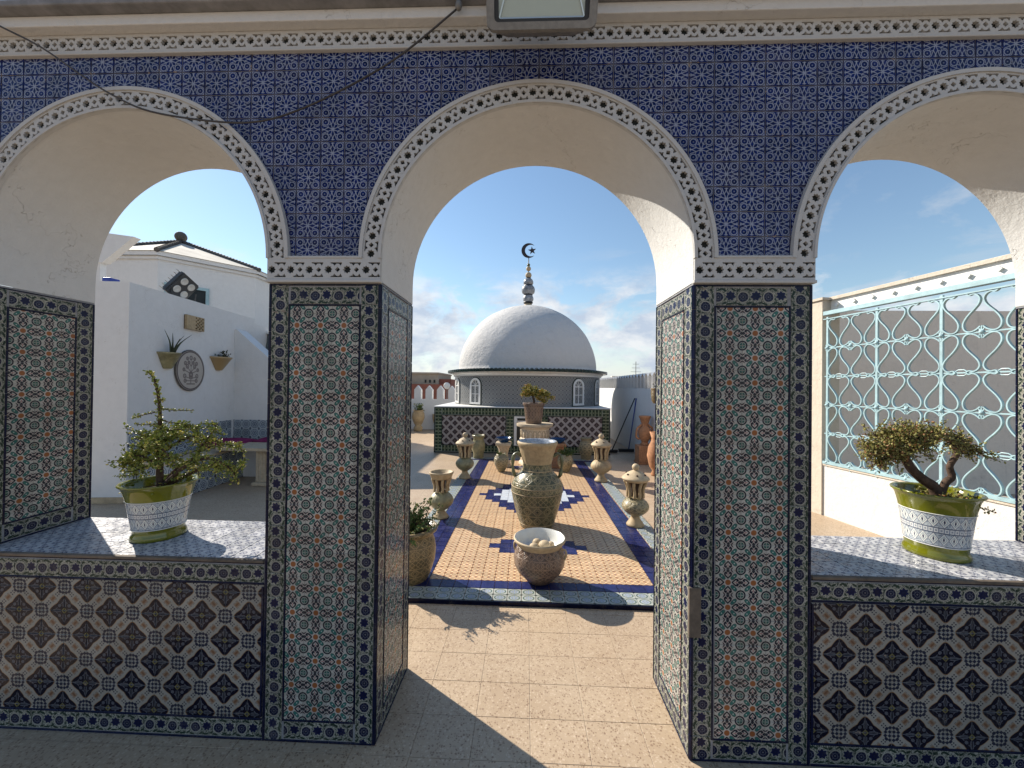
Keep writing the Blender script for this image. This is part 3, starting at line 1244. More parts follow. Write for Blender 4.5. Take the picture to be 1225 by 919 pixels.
crng = random.Random(11)
PITCH_C = .0755
for c, r in ARCH:
    r0, r1 = r - .003, r + .090
    n = int(round(pi * (r + .045) / PITCH_C))
    Ltot = pi * (r + .045)
    P = Ltot / n

    def fn(s, t, h, c=c, r0=r0, r1=r1, Ltot=Ltot):
        a = pi * (1 - s / Ltot)
        # s runs left to right; t from inner to outer edge
        rr = r0 + t
        return (c + rr * cos(a), YF - h, SPR + rr * sin(a))
    mb = MB()
    for k in range(n):
        carved_cell(mb, k * P, P, r1 - r0, fn, .016, .020, .001, .014, crng)
    o = mb.build('carved_ring', M['carved'], aw)
    # outward lips
    mb = MB()
    N = 72
    for (ra, rb, hh) in ((r - .003, r + .008, .020), (r + .076, r + .091, .020)):
        for k in range(N):
            a0, a1 = pi * k / N, pi * (k + 1) / N
            q = lambda a, rr, h: (c + rr * cos(a), YF - h, SPR + rr * sin(a))
            mb.face([q(a0, ra, hh), q(a0, rb, hh), q(a1, rb, hh), q(a1, ra, hh)][::-1])
            mb.face([q(a0, rb, hh), q(a0, rb, 0), q(a1, rb, 0), q(a1, rb, hh)][::-1])
            mb.face([q(a0, ra, 0), q(a0, ra, hh), q(a1, ra, hh), q(a1, ra, 0)][::-1])
    mb.build('ring_lip', M['carved'], aw, smooth=30, merge=.0001)
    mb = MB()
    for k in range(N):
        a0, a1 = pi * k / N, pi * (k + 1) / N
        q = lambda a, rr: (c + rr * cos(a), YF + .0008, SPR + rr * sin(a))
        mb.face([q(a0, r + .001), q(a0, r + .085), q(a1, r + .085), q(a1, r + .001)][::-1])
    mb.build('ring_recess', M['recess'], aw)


def carved_strip(x0, x1, z0, z1, name, y=YF, lip0=.017, lip1=.017, thick=.014, ends=False):
    w_ = z1 - z0
    L = x1 - x0
    n = max(1, int(round(L / PITCH_C)))
    P = L / n
    fn = lambda s, t, h: (x0 + s, y - h, z0 + t)
    mb = MB()
    for k in range(n):
        carved_cell(mb, k * P, P, w_, fn, lip0, lip1, .001, thick, crng)
    o = mb.build(name, M['carved'], aw)
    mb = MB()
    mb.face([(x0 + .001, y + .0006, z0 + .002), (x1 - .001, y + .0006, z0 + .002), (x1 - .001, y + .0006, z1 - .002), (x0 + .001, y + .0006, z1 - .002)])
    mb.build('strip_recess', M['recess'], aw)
    return o


PIERS = [(WL, -2.385), (-1.095, -.613), (.676, 1.150), (2.470, WR)]
for (a, b) in PIERS:
    carved_strip(a, b, 1.934, 2.030, 'carved_capital')
    mb = MB()
    mb.box(a - .004, b + .004, YF - .020, YF + .006, 1.928, 1.941, .003)
    mb.box(a + .085, b - .085, YF - .018, YF + .006, 2.0295, 2.040, .003)
    mb.build('capital_lip', M['carved'], aw)
carved_strip(WL, WR, 2.916, 2.994, 'carved_frieze', lip0=.012, lip1=.012)
mb = MB()
mb.box(WL, WR, YF - .017, YF + .008, 2.9085, 2.9175, .003)
mb.build('frieze_ledge', M['carved'], aw)
# cornice: soffit, pale fascia and the dark tile edge above
mb = MB()
mb.box(WL - .3, WR + .3, YF - .055, YB + .02, ZTOP + .001, ZTOP + .046, .004)
mb.build('cornice', M['plaster'], aw)
mb = MB()
mb.box(WL - .3, WR + .3, YF - .10, YB + .05, ZTOP + .0465, ZTOP + .075, .006)
mb.build('cornice_coping', M['grey_coping'], aw)


# ---- piers
def frame_tiles(par, O, U, V, u0, u1, v0, v1, panel_off, cmat='pier', ckind='pier_tile', pw=.1007, pan_parity=False, bw=.073, sides='LRTB', en=.012, inn=.0085, mitre=True):
    """navy trims, vine border and centre panel over the rectangle; returns nothing"""
    Uv, Vv, Ov = Vector(U), Vector(V), Vector(O)
    Nv = Uv.cross(Vv)
    tot = en + bw + inn
    # vertical borders (run full height), tile length along V
    L = u0 + (tot if 'L' in sides else 0)
    R = u1 - (tot if 'R' in sides else 0)
    Bt = v0 + (tot if 'B' in sides else 0)
    Tp = v1 - (tot if 'T' in sides else 0)
    P_ = .1005
    if 'L' in sides:
        # plane with u along -V? use rotated axes: U'=V, V'=-U
        tiles(par, 'border_tile', M['border'], Ov + Uv * (u0 + en + bw), Vv, -Uv, (v0 + .002, v1 - .002, 0, bw), P_, bw, (v0, 0), gap=.0018)
    if 'R' in sides:
        tiles(par, 'border_tile', M['border'], Ov + Uv * (u1 - en), Vv, -Uv, (v0 + .002, v1 - .002, 0, bw), P_, bw, (v0 + .03, 0), gap=.0018)
    if 'T' in sides:
        tiles(par, 'border_tile', M['border'], Ov + Vv * (v1 - en - bw), Uv, Vv, (L, R, 0, bw), P_, bw, (L - .02, 0), gap=.0018)
    if 'B' in sides:
        tiles(par, 'border_tile', M['border'], Ov + Vv * (v0 + en), Uv, Vv, (L, R, 0, bw), P_, bw, (L - .03, 0), gap=.0018)
    tiles(par, ckind, M[cmat], O, U, V, (L, R, Bt, Tp), pw, pw, panel_off, gap=.0012 if cmat == 'pier' else .002, parity=pan_parity)
    # navy pencil trims, in lengths
    mb = MB()

    def strip(a0, a1, b0, b1, along, hgt=.0085):
        n = max(1, int(round((a1 - a0 if along == 'u' else b1 - b0) / .1)))
        for k in range(n):
            if along == 'u':
                s0, s1 = a0 + (a1 - a0) * k / n + .0008, a0 + (a1 - a0) * (k + 1) / n - .0008
                t0, t1 = b0 + .0006, b1 - .0006
            else:
                s0, s1 = a0 + .0006, a1 - .0006
                t0, t1 = b0 + (b1 - b0) * k / n + .0008, b0 + (b1 - b0) * (k + 1) / n - .0008
            # rounded quarter profile: five-sided box
            pts = []
            for (uu, vv, hh) in ((s0, t0, 0), (s1, t0, 0), (s1, t1, 0), (s0, t1, 0)):
                pts.append(Ov + Uv * uu + Vv * vv + Nv * hh)
            e = .002
            top = [Ov + Uv * uu + Vv * vv + Nv * hgt for uu, vv in ((s0 + e, t0 + e), (s1 - e, t0 + e), (s1 - e, t1 - e), (s0 + e, t1 - e))]
            mid = [p + Nv * (hgt * .65) for p in pts]
            mb.shared(pts + mid + top, [(8, 9, 10, 11)] + [(i, (i + 1) % 4, 4 + (i + 1) % 4, 4 + i) for i in range(4)] + [(4 + i, 4 + (i + 1) % 4, 8 + (i + 1) % 4, 8 + i) for i in range(4)])
    if 'L' in sides:
        strip(u0, u0 + en, v0, v1, 'v')
        strip(L - inn, L, Bt - (inn if 'B' in sides else 0), Tp + (inn if 'T' in sides else 0), 'v')
    if 'R' in sides:
        strip(u1 - en, u1, v0, v1, 'v')
        strip(R, R + inn, Bt - (inn if 'B' in sides else 0), Tp + (inn if 'T' in sides else 0), 'v')
    if 'T' in sides:
        strip(u0 + (en if 'L' in sides else 0), u1 - (en if 'R' in sides else 0), v1 - en * .65, v1, 'u')
        strip(L, R, Tp, Tp + inn, 'u')
    if 'B' in sides:
        strip(u0 + (en if 'L' in sides else 0), u1 - (en if 'R' in sides else 0), v0, v0 + en * .8, 'u')
        strip(L, R, Bt - inn, Bt, 'u')
    return mb


PT = 1.926
for pi_, (a, b) in enumerate(PIERS):
    mb = MB()
    mb.box(a + .0022, b - .0022, YF + .0022, YB, -.01, 1.934)
    pr = mb.build('pier', [M['grout']], aw)
    tm = MB()
    if pi_ == 1:
        off = (-.921, 1.801)
    elif pi_ == 2:
        off = (.773, 1.779)
    else:
        off = (a + .093, 1.79)
    s_ = [(O_, U_, V_, reg) for O_, U_, V_, reg in ()]
    t1 = frame_tiles(pr, (0, YF + .006, 0), (1, 0, 0), (0, 0, 1), a, b, .0, PT, off)
    tm.shared(t1.v, t1.f)
    # jamb facing +X (right side of the pier) : u runs +Y
    if pi_ < 3:
        lo = .757 if pi_ in (0, 2) else 0.0
        tr = frame_tiles(pr, (b - .006, YF, 0), (0, 1, 0), (0, 0, 1), .003, YB - YF, lo, PT, (.093, 1.79), en=.010)
        tm.shared(tr.v, tr.f)
    if pi_ > 0:
        lo = .757 if pi_ in (1, 3) else 0.0
        tl = frame_tiles(pr, (a + .006, YB, 0), (0, -1, 0), (0, 0, 1), .0, YB - YF - .003, lo, PT, (.093, 1.79), en=.010)
        tm.shared(tl.v, tl.f)
    tm.build('navy_trim', M['navy'], pr)
# worn patch where a hinge was cut out of the right-hand pier
mb = MB()
mb.box(.668, .716, YF - .006, YF + .01, .497, .697, .003)
mb.build('mortar_patch', M['wood'], aw, label='brown rough mortar patch on the edge of the pier')

# ---- parapets under the side arches
SILL = .757
for (a, b, cross) in ((-2.385, -1.095, (-2.076, .617)), (1.150, 2.470, (1.363, .549))):
    mb = MB()
    mb.box(a - .0, b + .0, YF + .0022, YB - .004, -.01, SILL - .0025)
    pp = mb.build('parapet', M['grout'], aw)
    # cross motif sits on corners where (i+j) is even for flip=0 -> (0,0),(1,1) corners of the cell
    pw = .1018
    offc = (cross[0], cross[1])
    tt = frame_tiles(pp, (0, YF + .006, 0), (1, 0, 0), (0, 0, 1), a + .001, b - .001, .0, SILL - .012, offc, 'cross', 'cross_tile', pw, True, sides='TB' if a < 0 else 'TB', en=.011, inn=.010)
    v_ = MB()
    v_.shared(tt.v, tt.f)
    for (x0, x1) in ((a + .001, a + .009), (b - .009, b - .001)):
        v_.box(x0, x1, YF - .0035, YF + .006, .1, .645)
    v_.build('navy_trim', M['navy'], pp)
    tiles(pp, 'sill_tile', M['sill'], (0, 0, SILL - .006), (1, 0, 0), (0, 1, 0), (a + .002, b - .002, YF + .012, YB), .1025, .1025, (a, YB - .1025 * 5), gap=.003)
    mb = MB()
    mb.box(a + .002, b - .002, YF - .007, YF + .012, SILL - .012, SILL + .001, .003)
    mb.build('sill_nosing', M['wood'], pp)

# ================================================================ FLOODLIGHT over the middle arch, and its cable
fl_ = empty('floodlight', (.039, 1.40, 2.90), 'large grey floodlight hanging from the cornice above the middle arch', 'lamp')
FR = Matrix.Translation((.039, 1.36, 2.762)) @ Matrix.Rotation(radians(20), 4, 'X')


def fx(x, y, z):
    return FR @ Vector((x, y, z))


def rrect(w_, h_, r, n=6, z0=0.0):
    out = []
    for cx, cy, a0 in ((w_ / 2 - r, h_ - r, 0), (-w_ / 2 + r, h_ - r, 90), (-w_ / 2 + r, r, 180), (w_ / 2 - r, r, 270)):
        for k in range(n + 1):
            a = radians(a0 + 90 * k / n)
            out.append((cx + r * cos(a), cy + r * sin(a)))
    return out


pf = lambda u, v, h: fx(u, -h, v)
mb = MB()
inner = [(p[0], p[1] + .022) for p in rrect(.33, .246, .014)]
mb.poly_prism(rrect(.384, .29, .028), pf, .0, .022, [inner])
mb.build('bezel', M['grey_metal'], fl_, smooth=30)
mb = MB()
inner2 = [(p[0], p[1] + .034) for p in rrect(.30, .222, .010)]
mb.poly_prism([(p[0], p[1] + .0205) for p in rrect(.333, .249, .014)], pf, .004, .012, [inner2])
mb.build('gasket', M['black'], fl_)
mb = MB()
mb.poly_prism([(p[0], p[1] + .033) for p in rrect(.302, .224, .010)], pf, .002, .006)
mb.build('glass', M['lampglass'], fl_)
mb = MB()
for (x0, z0, x1, z1) in ((-.148, .037, .148, .037), (-.148, .037, -.118, .13), (.148, .037, .118, .13), (-.118, .13, .118, .13)):
    mb.bar(fx(x0, -.0085, z0), fx(x1, -.0085, z1), .005, .005, up=(0, 1, 0))
mb.build('reflector_edge', M['reflector'], fl_)
mb = MB()
bmx = bmesh.new()
bmesh.ops.create_cube(bmx, size=1)
for v in bmx.verts:
    k = 1.0 if v.co.y < 0 else .72
    v.co = fx(v.co.x * .37 * k, .07 + v.co.y * .14, .145 + v.co.z * .28 * k)
bmesh.ops.bevel(bmx, geom=bmx.edges[:], offset=.012, segments=2, affect='EDGES')
mb.addbm(bmx)
bmx.free()
mb.build('housing', M['grey_metal'], fl_)
for sx in (-.202, .202):
    mb = MB()
    mb.bar(fx(sx, .06, .17), (.039 + sx, 1.56, 3.06), .03, .006, up=(1, 0, 0))
    mb.build('bracket', M['grey_metal'], fl_)


def crom(P, n=8, closed=False):
    P = [Vector(p) for p in P]
    out = []
    m = len(P)
    rng_ = range(m) if closed else range(m - 1)
    for i in rng_:
        if closed:
            a, b, c, d = P[(i - 1) % m], P[i], P[(i + 1) % m], P[(i + 2) % m]
        else:
            a, b, c, d = P[max(i - 1, 0)], P[i], P[i + 1], P[min(i + 2, m - 1)]
        for k in range(n):
            t = k / n
            out.append(.5 * ((2 * b) + (c - a) * t + (2 * a - 5 * b + 4 * c - d) * t * t + (3 * b - a - 3 * c + d) * t ** 3))
    if not closed:
        out.append(P[-1])
    return out


cb = empty('power_cable', (-1.3, 1.53, 2.6), 'thin dark cable drooping across the blue tiles from the lamp to the top left', 'cable')
mb = MB()
mb.tube(crom([(-2.5, 1.50, 3.12), (-2.22, 1.515, 2.985), (-2.055, 1.53, 2.905), (-1.884, 1.535, 2.79), (-1.749, 1.54, 2.705), (-1.578, 1.54, 2.632), (-1.311, 1.55, 2.594), (-1.121, 1.55, 2.592), (-.934, 1.545, 2.64), (-.70, 1.54, 2.745), (-.508, 1.53, 2.851), (-.29, 1.51, 3.005)], 6), .0038, 6)
mb.build('wire', M['cable'], cb, smooth=True)
mb = MB()
mb.sphere((-.285, 1.505, 3.012), .014, 10, 6, 1.5)
mb.tube([(-.285, 1.505, 3.02), (-.27, 1.50, 3.07)], .008, 8)
mb.build('clamp', M['grey_metal'], cb, smooth=True)

# ================================================================ TILED RUG on the terrace
RX0, RX1 = -.720, .970          # orange field
RY0, RY1 = 2.925, 7.725
rug = empty('tiled_rug', (.125, 5.3, 0), 'raised tiled rectangle of orange, cobalt and pale tiles laid like a rug', 'tile carpet')
mb = MB()
mb.box(RX0 - .385, RX1 + .385, 2.655, RY1 + .30, -.02, .022)
mb.build('bed', M['terracotta'], rug)
mb = MB()
mb.box(RX0 - .385, RX1 + .385, 2.645, 2.655, -.02, .026, .002)
mb.build('edge_trim', M['navy'], rug)
cxr = (RX0 + RX1) / 2
PW = (RX1 - RX0) / 17


def dia(x, y):
    """0 field, 1 cobalt step, 2 pale filling"""
    i = round((x - cxr) / PW)
    jc = (y - 5.30) / PW
    j = math.floor(jc + .5)
    # large stepped diamond
    d = abs(i) + .72 * abs(j)
    if d <= 7.6 and abs(i) <= 7:
        if d > 5.6:
            return 1
        if abs(i) + .72 * abs(j) <= 5.6:
            return 2
    for yc in (3.58, 7.05):
        jj = round((y - yc) / PW)
        if (jj == 0 and abs(i) <= 4) or (abs(jj) == 1 and abs(i) <= 3 and abs(i) >= 0) or (abs(jj) == 2 and abs(i) <= 1):
            return 1
    return 0


ZT = .022
YSPLIT = 2.925 + PW * 15
ZO = (0, 0, ZT)
UX, UY = (1, 0, 0), (0, 1, 0)
offr = (RX0, RY0)
kw = dict(gap=.0035, h=.006, tilt=.004)
tiles(rug, 'field_tile', M['field'], ZO, UX, UY, (RX0, RX1, RY0, YSPLIT), PW, PW, offr, skip=lambda x, y: dia(x, y) != 0, **kw)
tiles(rug, 'cobalt_tile', M['rugblue'], ZO, UX, UY, (RX0, RX1, RY0, YSPLIT), PW, PW, offr, skip=lambda x, y: dia(x, y) != 1, **kw)
tiles(rug, 'pale_tile', M['rugpale'], ZO, UX, UY, (RX0, RX1, RY0, YSPLIT), PW, PW, offr, skip=lambda x, y: dia(x, y) != 2, **kw)
# front borders, near enough to tell the tiles apart
tiles(rug, 'cobalt_tile', M['rugblue'], ZO, UX, UY, (RX0 - .2, RX1 + .2, 2.815, RY0 - .002), .1006, .108, (RX0, 2.816), **kw)
tiles(rug, 'oval_tile', M['rugwhite'], ZO, UX, UY, (RX0 - .38, RX1 + .38, 2.657, 2.813), .1006, .078, (RX0, 2.657), **kw)
for sg in (0, 1):
    x0 = RX0 - .2 if sg == 0 else RX1 + .002
    tiles(rug, 'cobalt_tile', M['rugblue'], ZO, UX, UY, (x0, x0 + .196, RY0, YSPLIT), .099, .1005, (x0, RY0), **kw)
    x0 = RX0 - .382 if sg == 0 else RX1 + .205
    tiles(rug, 'oval_tile', M['rugwhite'], ZO, UX, UY, (x0, x0 + .176, 2.815, YSPLIT), .088, .1005, (x0, 2.815), **kw)
# the rest of the carpet: single tiles still, but joined
mats = [M['field'], M['rugblue'], M['rugpale'], M['rugwhite']]
mb = MB()
rr = random.Random(3)


def ft(x0, x1, y0, y1, mi):
    g = .0017
    z = ZT + .006 + rr.uniform(-.0006, .0006)
    a, b, c_, d = x0 + g, x1 - g, y0 + g, y1 - g
    mb.face([(a, c_, z), (b, c_, z), (b, d, z), (a, d, z)], [(0, 0), (1, 0), (1, 1), (0, 1)], mi)
    mb.face([(a, c_, ZT), (b, c_, ZT), (b, c_, z), (a, c_, z)], [(0, 0)] * 4, mi)


ny = int(round((RY1 - YSPLIT) / PW))
for j in range(ny):
    y0 = YSPLIT + j * PW
    for i in range(17):
        x0 = RX0 + i * PW
        ft(x0, x0 + PW, y0, y0 + PW, dia(x0 + PW / 2, y0 + PW / 2))
    for k in (0, 1):
        ft(RX0 - .2 + k * .098, RX0 - .2 + (k + 1) * .098, y0, y0 + PW, 1)
        ft(RX1 + .002 + k * .098, RX1 + .002 + (k + 1) * .098, y0, y0 + PW, 1)
    ft(RX0 - .38, RX0 - .205, y0, y0 + PW, 3)
    ft(RX1 + .205, RX1 + .38, y0, y0 + PW, 3)
for i in range(-4, 21):
    x0 = RX0 + i * PW
    ft(x0, x0 + PW, RY1, RY1 + .1, 1)
    ft(x0, x0 + PW, RY1 + .1, RY1 + .28, 3)
far = mb.build('far_tiling', mats, rug)
tag(far, kind='stuff')

# ================================================================ PLANTS
def leaf_blob(mb, p, size, rng, d=None):
    """one thick little leaf: a six-sided lens"""
    a = Vector((rng.gauss(0, 1), rng.gauss(0, 1), rng.gauss(0, 1) + .4)).normalized()
    if d is not None:
        a = (a + d * .8).normalized()
    b = a.cross(Vector((rng.gauss(0, 1), rng.gauss(0, 1), rng.gauss(0, 1)))).normalized()
    n = a.cross(b)
    s = size * rng.uniform(.7, 1.25)
    w_ = s * .62
    q = [p, p + a * s * .45 + b * w_ * .5, p + a * s * .85 + b * w_ * .42, p + a * s * 1.05, p + a * s * .85 - b * w_ * .42, p + a * s * .45 - b * w_ * .5]
    t = p + a * s * .6 + n * s * .16
    u = p + a * s * .6 - n * s * .16
    mb.shared(q + [t, u], [(0, 1, 6), (1, 2, 6), (2, 3, 6), (3, 4, 6), (4, 5, 6), (5, 0, 6), (1, 0, 7), (2, 1, 7), (3, 2, 7), (4, 3, 7), (5, 4, 7), (0, 5, 7)])


def twig_leaves(wood, leaf, path, r0, r1, rng, dens, size, spread=.012, seg_=6):
    n = len(path)
    wood.tube(path, [r0 + (r1 - r0) * i / (n - 1) for i in range(n)], seg_, mi=0)
    acc = 0
    for i in range(n - 1):
        a, b = path[i], path[i + 1]
        L = (b - a).length
        k = int(L * dens + rng.random())
        for _ in range(k):
            t = rng.random()
            p = a.lerp(b, t) + Vector((rng.gauss(0, spread), rng.gauss(0, spread), rng.gauss(0, spread) * .8)) * .6
            leaf_blob(leaf, p, size, rng, (b - a).normalized() * .6)


def wander(p, d, L, rng, steps=6, jit=.25, droop=0.0):
    pts = [Vector(p)]
    d = Vector(d).normalized()
    for i in range(steps):
        d = (d + Vector((rng.gauss(0, jit), rng.gauss(0, jit), rng.gauss(0, jit) - droop))).normalized()
        pts.append(pts[-1] + d * (L / steps))
    return pts


def side_twigs(wood, leaf, path, rng, n, L, size, dens, r=.0022, t0=.25, droop=.05, upb=.2):
    for _ in range(n):
        t = rng.uniform(t0, 1)
        i = min(int(t * (len(path) - 1)), len(path) - 2)
        p = path[i].lerp(path[i + 1], t * (len(path) - 1) - i)
        d = Vector((rng.gauss(0, 1), rng.gauss(0, 1), rng.gauss(0, .6) + upb))
        tw = wander(p, d, L * rng.uniform(.4, 1.15), rng, 5, .22, droop)
        twig_leaves(wood, leaf, tw, r, r * .5, rng, dens, size)


def glazed_pot(name, loc, label, group, rt, rb, hh, lean=0.0):
    t = empty(name, loc, label, 'potted plant', group)
    x, y, z = loc
    mb = MB()
    pr = [(rb * .55, .0), (rb * 1.05, .0), (rb * 1.08, .008), (rb * 1.05, .022), (rb * .985, .034), (rb, .045)]
    k = lambda f: rb + (rt * .90 - rb) * f
    mb.lathe([(max(a, .001), b) for a, b in pr] + [(k(.10), hh * .21)], 48, (x, y, z))
    mb.lathe([(k(.62), hh * .70), (k(.70), hh * .76), (rt * .90, hh * .90), (rt * .96, hh * .955), (rt, hh * .972), (rt * 1.005, hh * .985), (rt * .99, hh), (rt * .93, hh * .995), (rt * .88, hh * .965), (rt * .84, hh * .86), (rt * .80, hh * .80)], 48, (x, y, z))
    mb.build('pot', M['green_glaze'], t, smooth=True, merge=.0003)
    mb = MB()
    mb.lathe([(k(.10) - .0003, hh * .205), (k(.22), hh * .34), (k(.42), hh * .54), (k(.62) - .0003, hh * .705)], 64, (x, y, z))
    mb.build('painted_band', M['potband'], t, smooth=True, merge=.0003)
    for zz, kk in ((.208, .10), (.703, .62)):
        mb = MB()
        mb.tube([(x + (k(kk)) * cos(2 * pi * i / 48), y + k(kk) * sin(2 * pi * i / 48), z + hh * zz) for i in range(48)], .0022, 6, closed=True)
        mb.build('rim_line', M['white_glaze'], t, smooth=True)
    mb = MB()
    mb.lathe([(.0005, hh * .84), (rt * .5, hh * .845), (rt * .835, hh * .83)], 30, (x, y, z))
    mb.build('soil', M['soil'], t, smooth=True)
    return t


GRP = 'green glazed pots with small-leaved succulents on the window ledges'
rng = random.Random(21)
# left pot: centre -1.775, 1.81
PL = Vector((-1.778, 1.815, .757))
pl = glazed_pot('potted_succulent', PL, 'green glazed pot with a tall spiky succulent on the left tiled ledge', GRP, .152, .099, .268)
wood, leaf = MB(), MB()
B = PL + Vector((0, 0, .225))
v3 = lambda x, z, y=0.0: Vector((x, 1.815 + y, z))
trunk = [B + Vector((0.005, 0, 0)), v3(-1.782, 1.06), v3(-1.785, 1.13, .005), v3(-1.79, 1.22), v3(-1.785, 1.30), v3(-1.79, 1.40), v3(-1.805, 1.48), v3(-1.825, 1.53), v3(-1.865, 1.555, .01)]
trunk = crom(trunk, 4)
twig_leaves(wood, leaf, trunk[:16], .017, .010, rng, 60, .014)
twig_leaves(wood, leaf, trunk[15:], .009, .003, rng, 620, .014, .010)
# straight side spines
for (z0, dx, dz) in ((1.36, -.16, -.035), (1.375, .13, -.01), (1.28, .16, -.005), (1.30, -.10, .0), (1.245, -.13, -.02), (1.42, .05, .0), (1.41, -.05, -.01), (1.33, .09, -.03)):
    a = v3(-1.79, z0)
    p_ = [a, a + Vector((dx * .5, rng.uniform(-.03, .03), dz * .5 - .004)), a + Vector((dx, rng.uniform(-.05, .05), dz))]
    twig_leaves(wood, leaf, crom(p_, 3), .003, .0018, rng, 300, .011, .006)
mains = [
    [B, v3(-1.72, 1.07, .02), v3(-1.64, 1.13, .03), v3(-1.58, 1.21, .03), v3(-1.52, 1.30, .03)],
    [B, v3(-1.69, 1.06, -.01), v3(-1.62, 1.11, -.02), v3(-1.52, 1.14, -.02), v3(-1.42, 1.10, -.02), v3(-1.37, 1.03, -.02)],
    [B, v3(-1.66, 1.05, .03), v3(-1.58, 1.09, .04), v3(-1.50, 1.09, .04), v3(-1.44, 1.07, .03)],
    [v3(-1.785, 1.15), v3(-1.70, 1.22, .04), v3(-1.61, 1.23, .06), v3(-1.50, 1.20, .05), v3(-1.41, 1.19, .04)],
    [v3(-1.785, 1.13), v3(-1.83, 1.19, .02), v3(-1.88, 1.17, .03), v3(-1.92, 1.09, .03), v3(-1.935, 1.04, .03)],
    [v3(-1.785, 1.10), v3(-1.82, 1.15, -.05), v3(-1.86, 1.15, -.07), v3(-1.89, 1.11, -.08)],
    [v3(-1.785, 1.16), v3(-1.76, 1.22, -.05), v3(-1.70, 1.20, -.08), v3(-1.64, 1.15, -.09)],
    [v3(-1.785, 1.18), v3(-1.82, 1.24, .04), v3(-1.86, 1.25, .07), v3(-1.90, 1.23, .08)],
    [v3(-1.785, 1.17), v3(-1.77, 1.25, .05), v3(-1.74, 1.28, .09), v3(-1.69, 1.27, .11)],
]
for k, mpts in enumerate(mains):
    c_ = crom(mpts, 5)
    twig_leaves(wood, leaf, c_, .012 if k < 3 else .007, .0025, rng, 300, .014, .012)
    side_twigs(wood, leaf, c_, rng, 19, .075, .0125, 380, t0=.30, droop=.10, upb=.15)
for _ in range(18):
    tw = wander(v3(-1.79 + rng.uniform(-.03, .05), rng.uniform(1.10, 1.24), rng.uniform(-.03, .03)), (rng.gauss(0, 1), rng.gauss(0, .8), rng.uniform(-.2, .6)), .13, rng, 6, .22, .06)
    twig_leaves(wood, leaf, tw, .003, .0015, rng, 480, .0135)
for _ in range(60):
    a = rng.uniform(0, 6.28)
    r = rng.uniform(.02, .14)
    leaf_blob(leaf, B + Vector((r * cos(a), r * sin(a), .004)), .012, rng)
wood.build('trunk', M['bark'], pl, smooth=True)
tag(leaf.build('foliage', M['leafL'], pl), kind='stuff')

# right pot
rng = random.Random(8)
PR = Vector((1.893, 1.848, .757))
prp = glazed_pot('potted_succulent', PR, 'green glazed pot with a leaning bonsai-like succulent on the right tiled ledge', GRP, .152, .104, .292)
wood, leaf = MB(), MB()
v3 = lambda x, z, y=0.0: Vector((x, 1.848 + y, z))
B = PR + Vector((.015, 0, .24))
tr = crom([B, v3(1.885, 1.06), v3(1.83, 1.10), v3(1.78, 1.15), v3(1.755, 1.20), v3(1.73, 1.23)], 4)
twig_leaves(wood, leaf, tr, .026, .013, rng, 25, .012)
tr2 = crom([B + Vector((.0, 0, .01)), v3(1.935, 1.08), v3(1.965, 1.11), v3(1.955, 1.16), v3(1.985, 1.21), v3(1.98, 1.25), v3(1.95, 1.28)], 4)
twig_leaves(wood, leaf, tr2, .017, .008, rng, 25, .012)
cen = [(1.60, 1.25, 0), (1.66, 1.29, .05), (1.72, 1.31, -.04), (1.78, 1.31, .04), (1.68, 1.23, -.06), (1.62, 1.20, .04), (1.85, 1.30, 0), (1.75, 1.26, .08), (1.70, 1.19, 0), (1.57, 1.22, -.02), (1.80, 1.26, -.06), (1.64, 1.16, .02), (1.73, 1.28, .0), (1.80, 1.33, .02), (1.66, 1.25, .0), (1.88, 1.33, -.02)]
for (x_, z_, y_) in cen:
    tip = v3(x_, z_, y_)
    st = rng.choice([tr[-1], tr[-2], tr[-4]])
    c_ = crom([st, st.lerp(tip, .5) + Vector((rng.uniform(-.02, .02), rng.uniform(-.02, .02), .015)), tip], 5)
    twig_leaves(wood, leaf, c_, .007, .003, rng, 160, .0125)
    side_twigs(wood, leaf, c_, rng, 24, .085, .0115, 330, t0=.35, droop=.02, upb=.2)
cen2 = [(2.02, 1.27, 0), (2.07, 1.24, .03), (2.10, 1.20, -.02), (1.93, 1.31, .02), (1.99, 1.30, -.03), (2.04, 1.21, .05), (1.92, 1.27, -.06), (2.09, 1.23, .0)]
for (x_, z_, y_) in cen2:
    tip = v3(x_, z_, y_)
    st = rng.choice([tr2[-1], tr2[-3], tr2[-6]])
    c_ = crom([st, st.lerp(tip, .5) + Vector((0, rng.uniform(-.02, .02), .012)), tip], 5)
    twig_leaves(wood, leaf, c_, .005, .002, rng, 110, .012)
    side_twigs(wood, leaf, c_, rng, 13, .06, .011, 240, t0=.4, droop=.08, upb=.0)
for _ in range(16):
    tw = wander(B + Vector((rng.uniform(.0, .09), rng.uniform(-.07, .07), .0)), (rng.gauss(.4, 1), rng.gauss(0, .8), .5), .06, rng, 4, .25, .05)
    twig_leaves(wood, leaf, tw, .002, .0012, rng, 380, .012)
wood.build('trunk', M['bark'], prp, smooth=True)
tag(leaf.build('foliage', M['leafR'], prp), kind='stuff')


def tuft(mbw, mbl, c, R, H, rng, n, size, dens=260, up=.6):
    for _ in range(n):
        d = Vector((rng.gauss(0, 1), rng.gauss(0, 1), abs(rng.gauss(0, .8)) + up))
        L = rng.uniform(.5, 1) * hypot(R, H) * .8
        tw = wander(Vector(c) + Vector((rng.uniform(-R, R) * .3, rng.uniform(-R, R) * .3, 0)), d, L, rng, 5, .25, .08)
        twig_leaves(mbw, mbl, tw, .004, .0015, rng, dens, size, .012, 4)


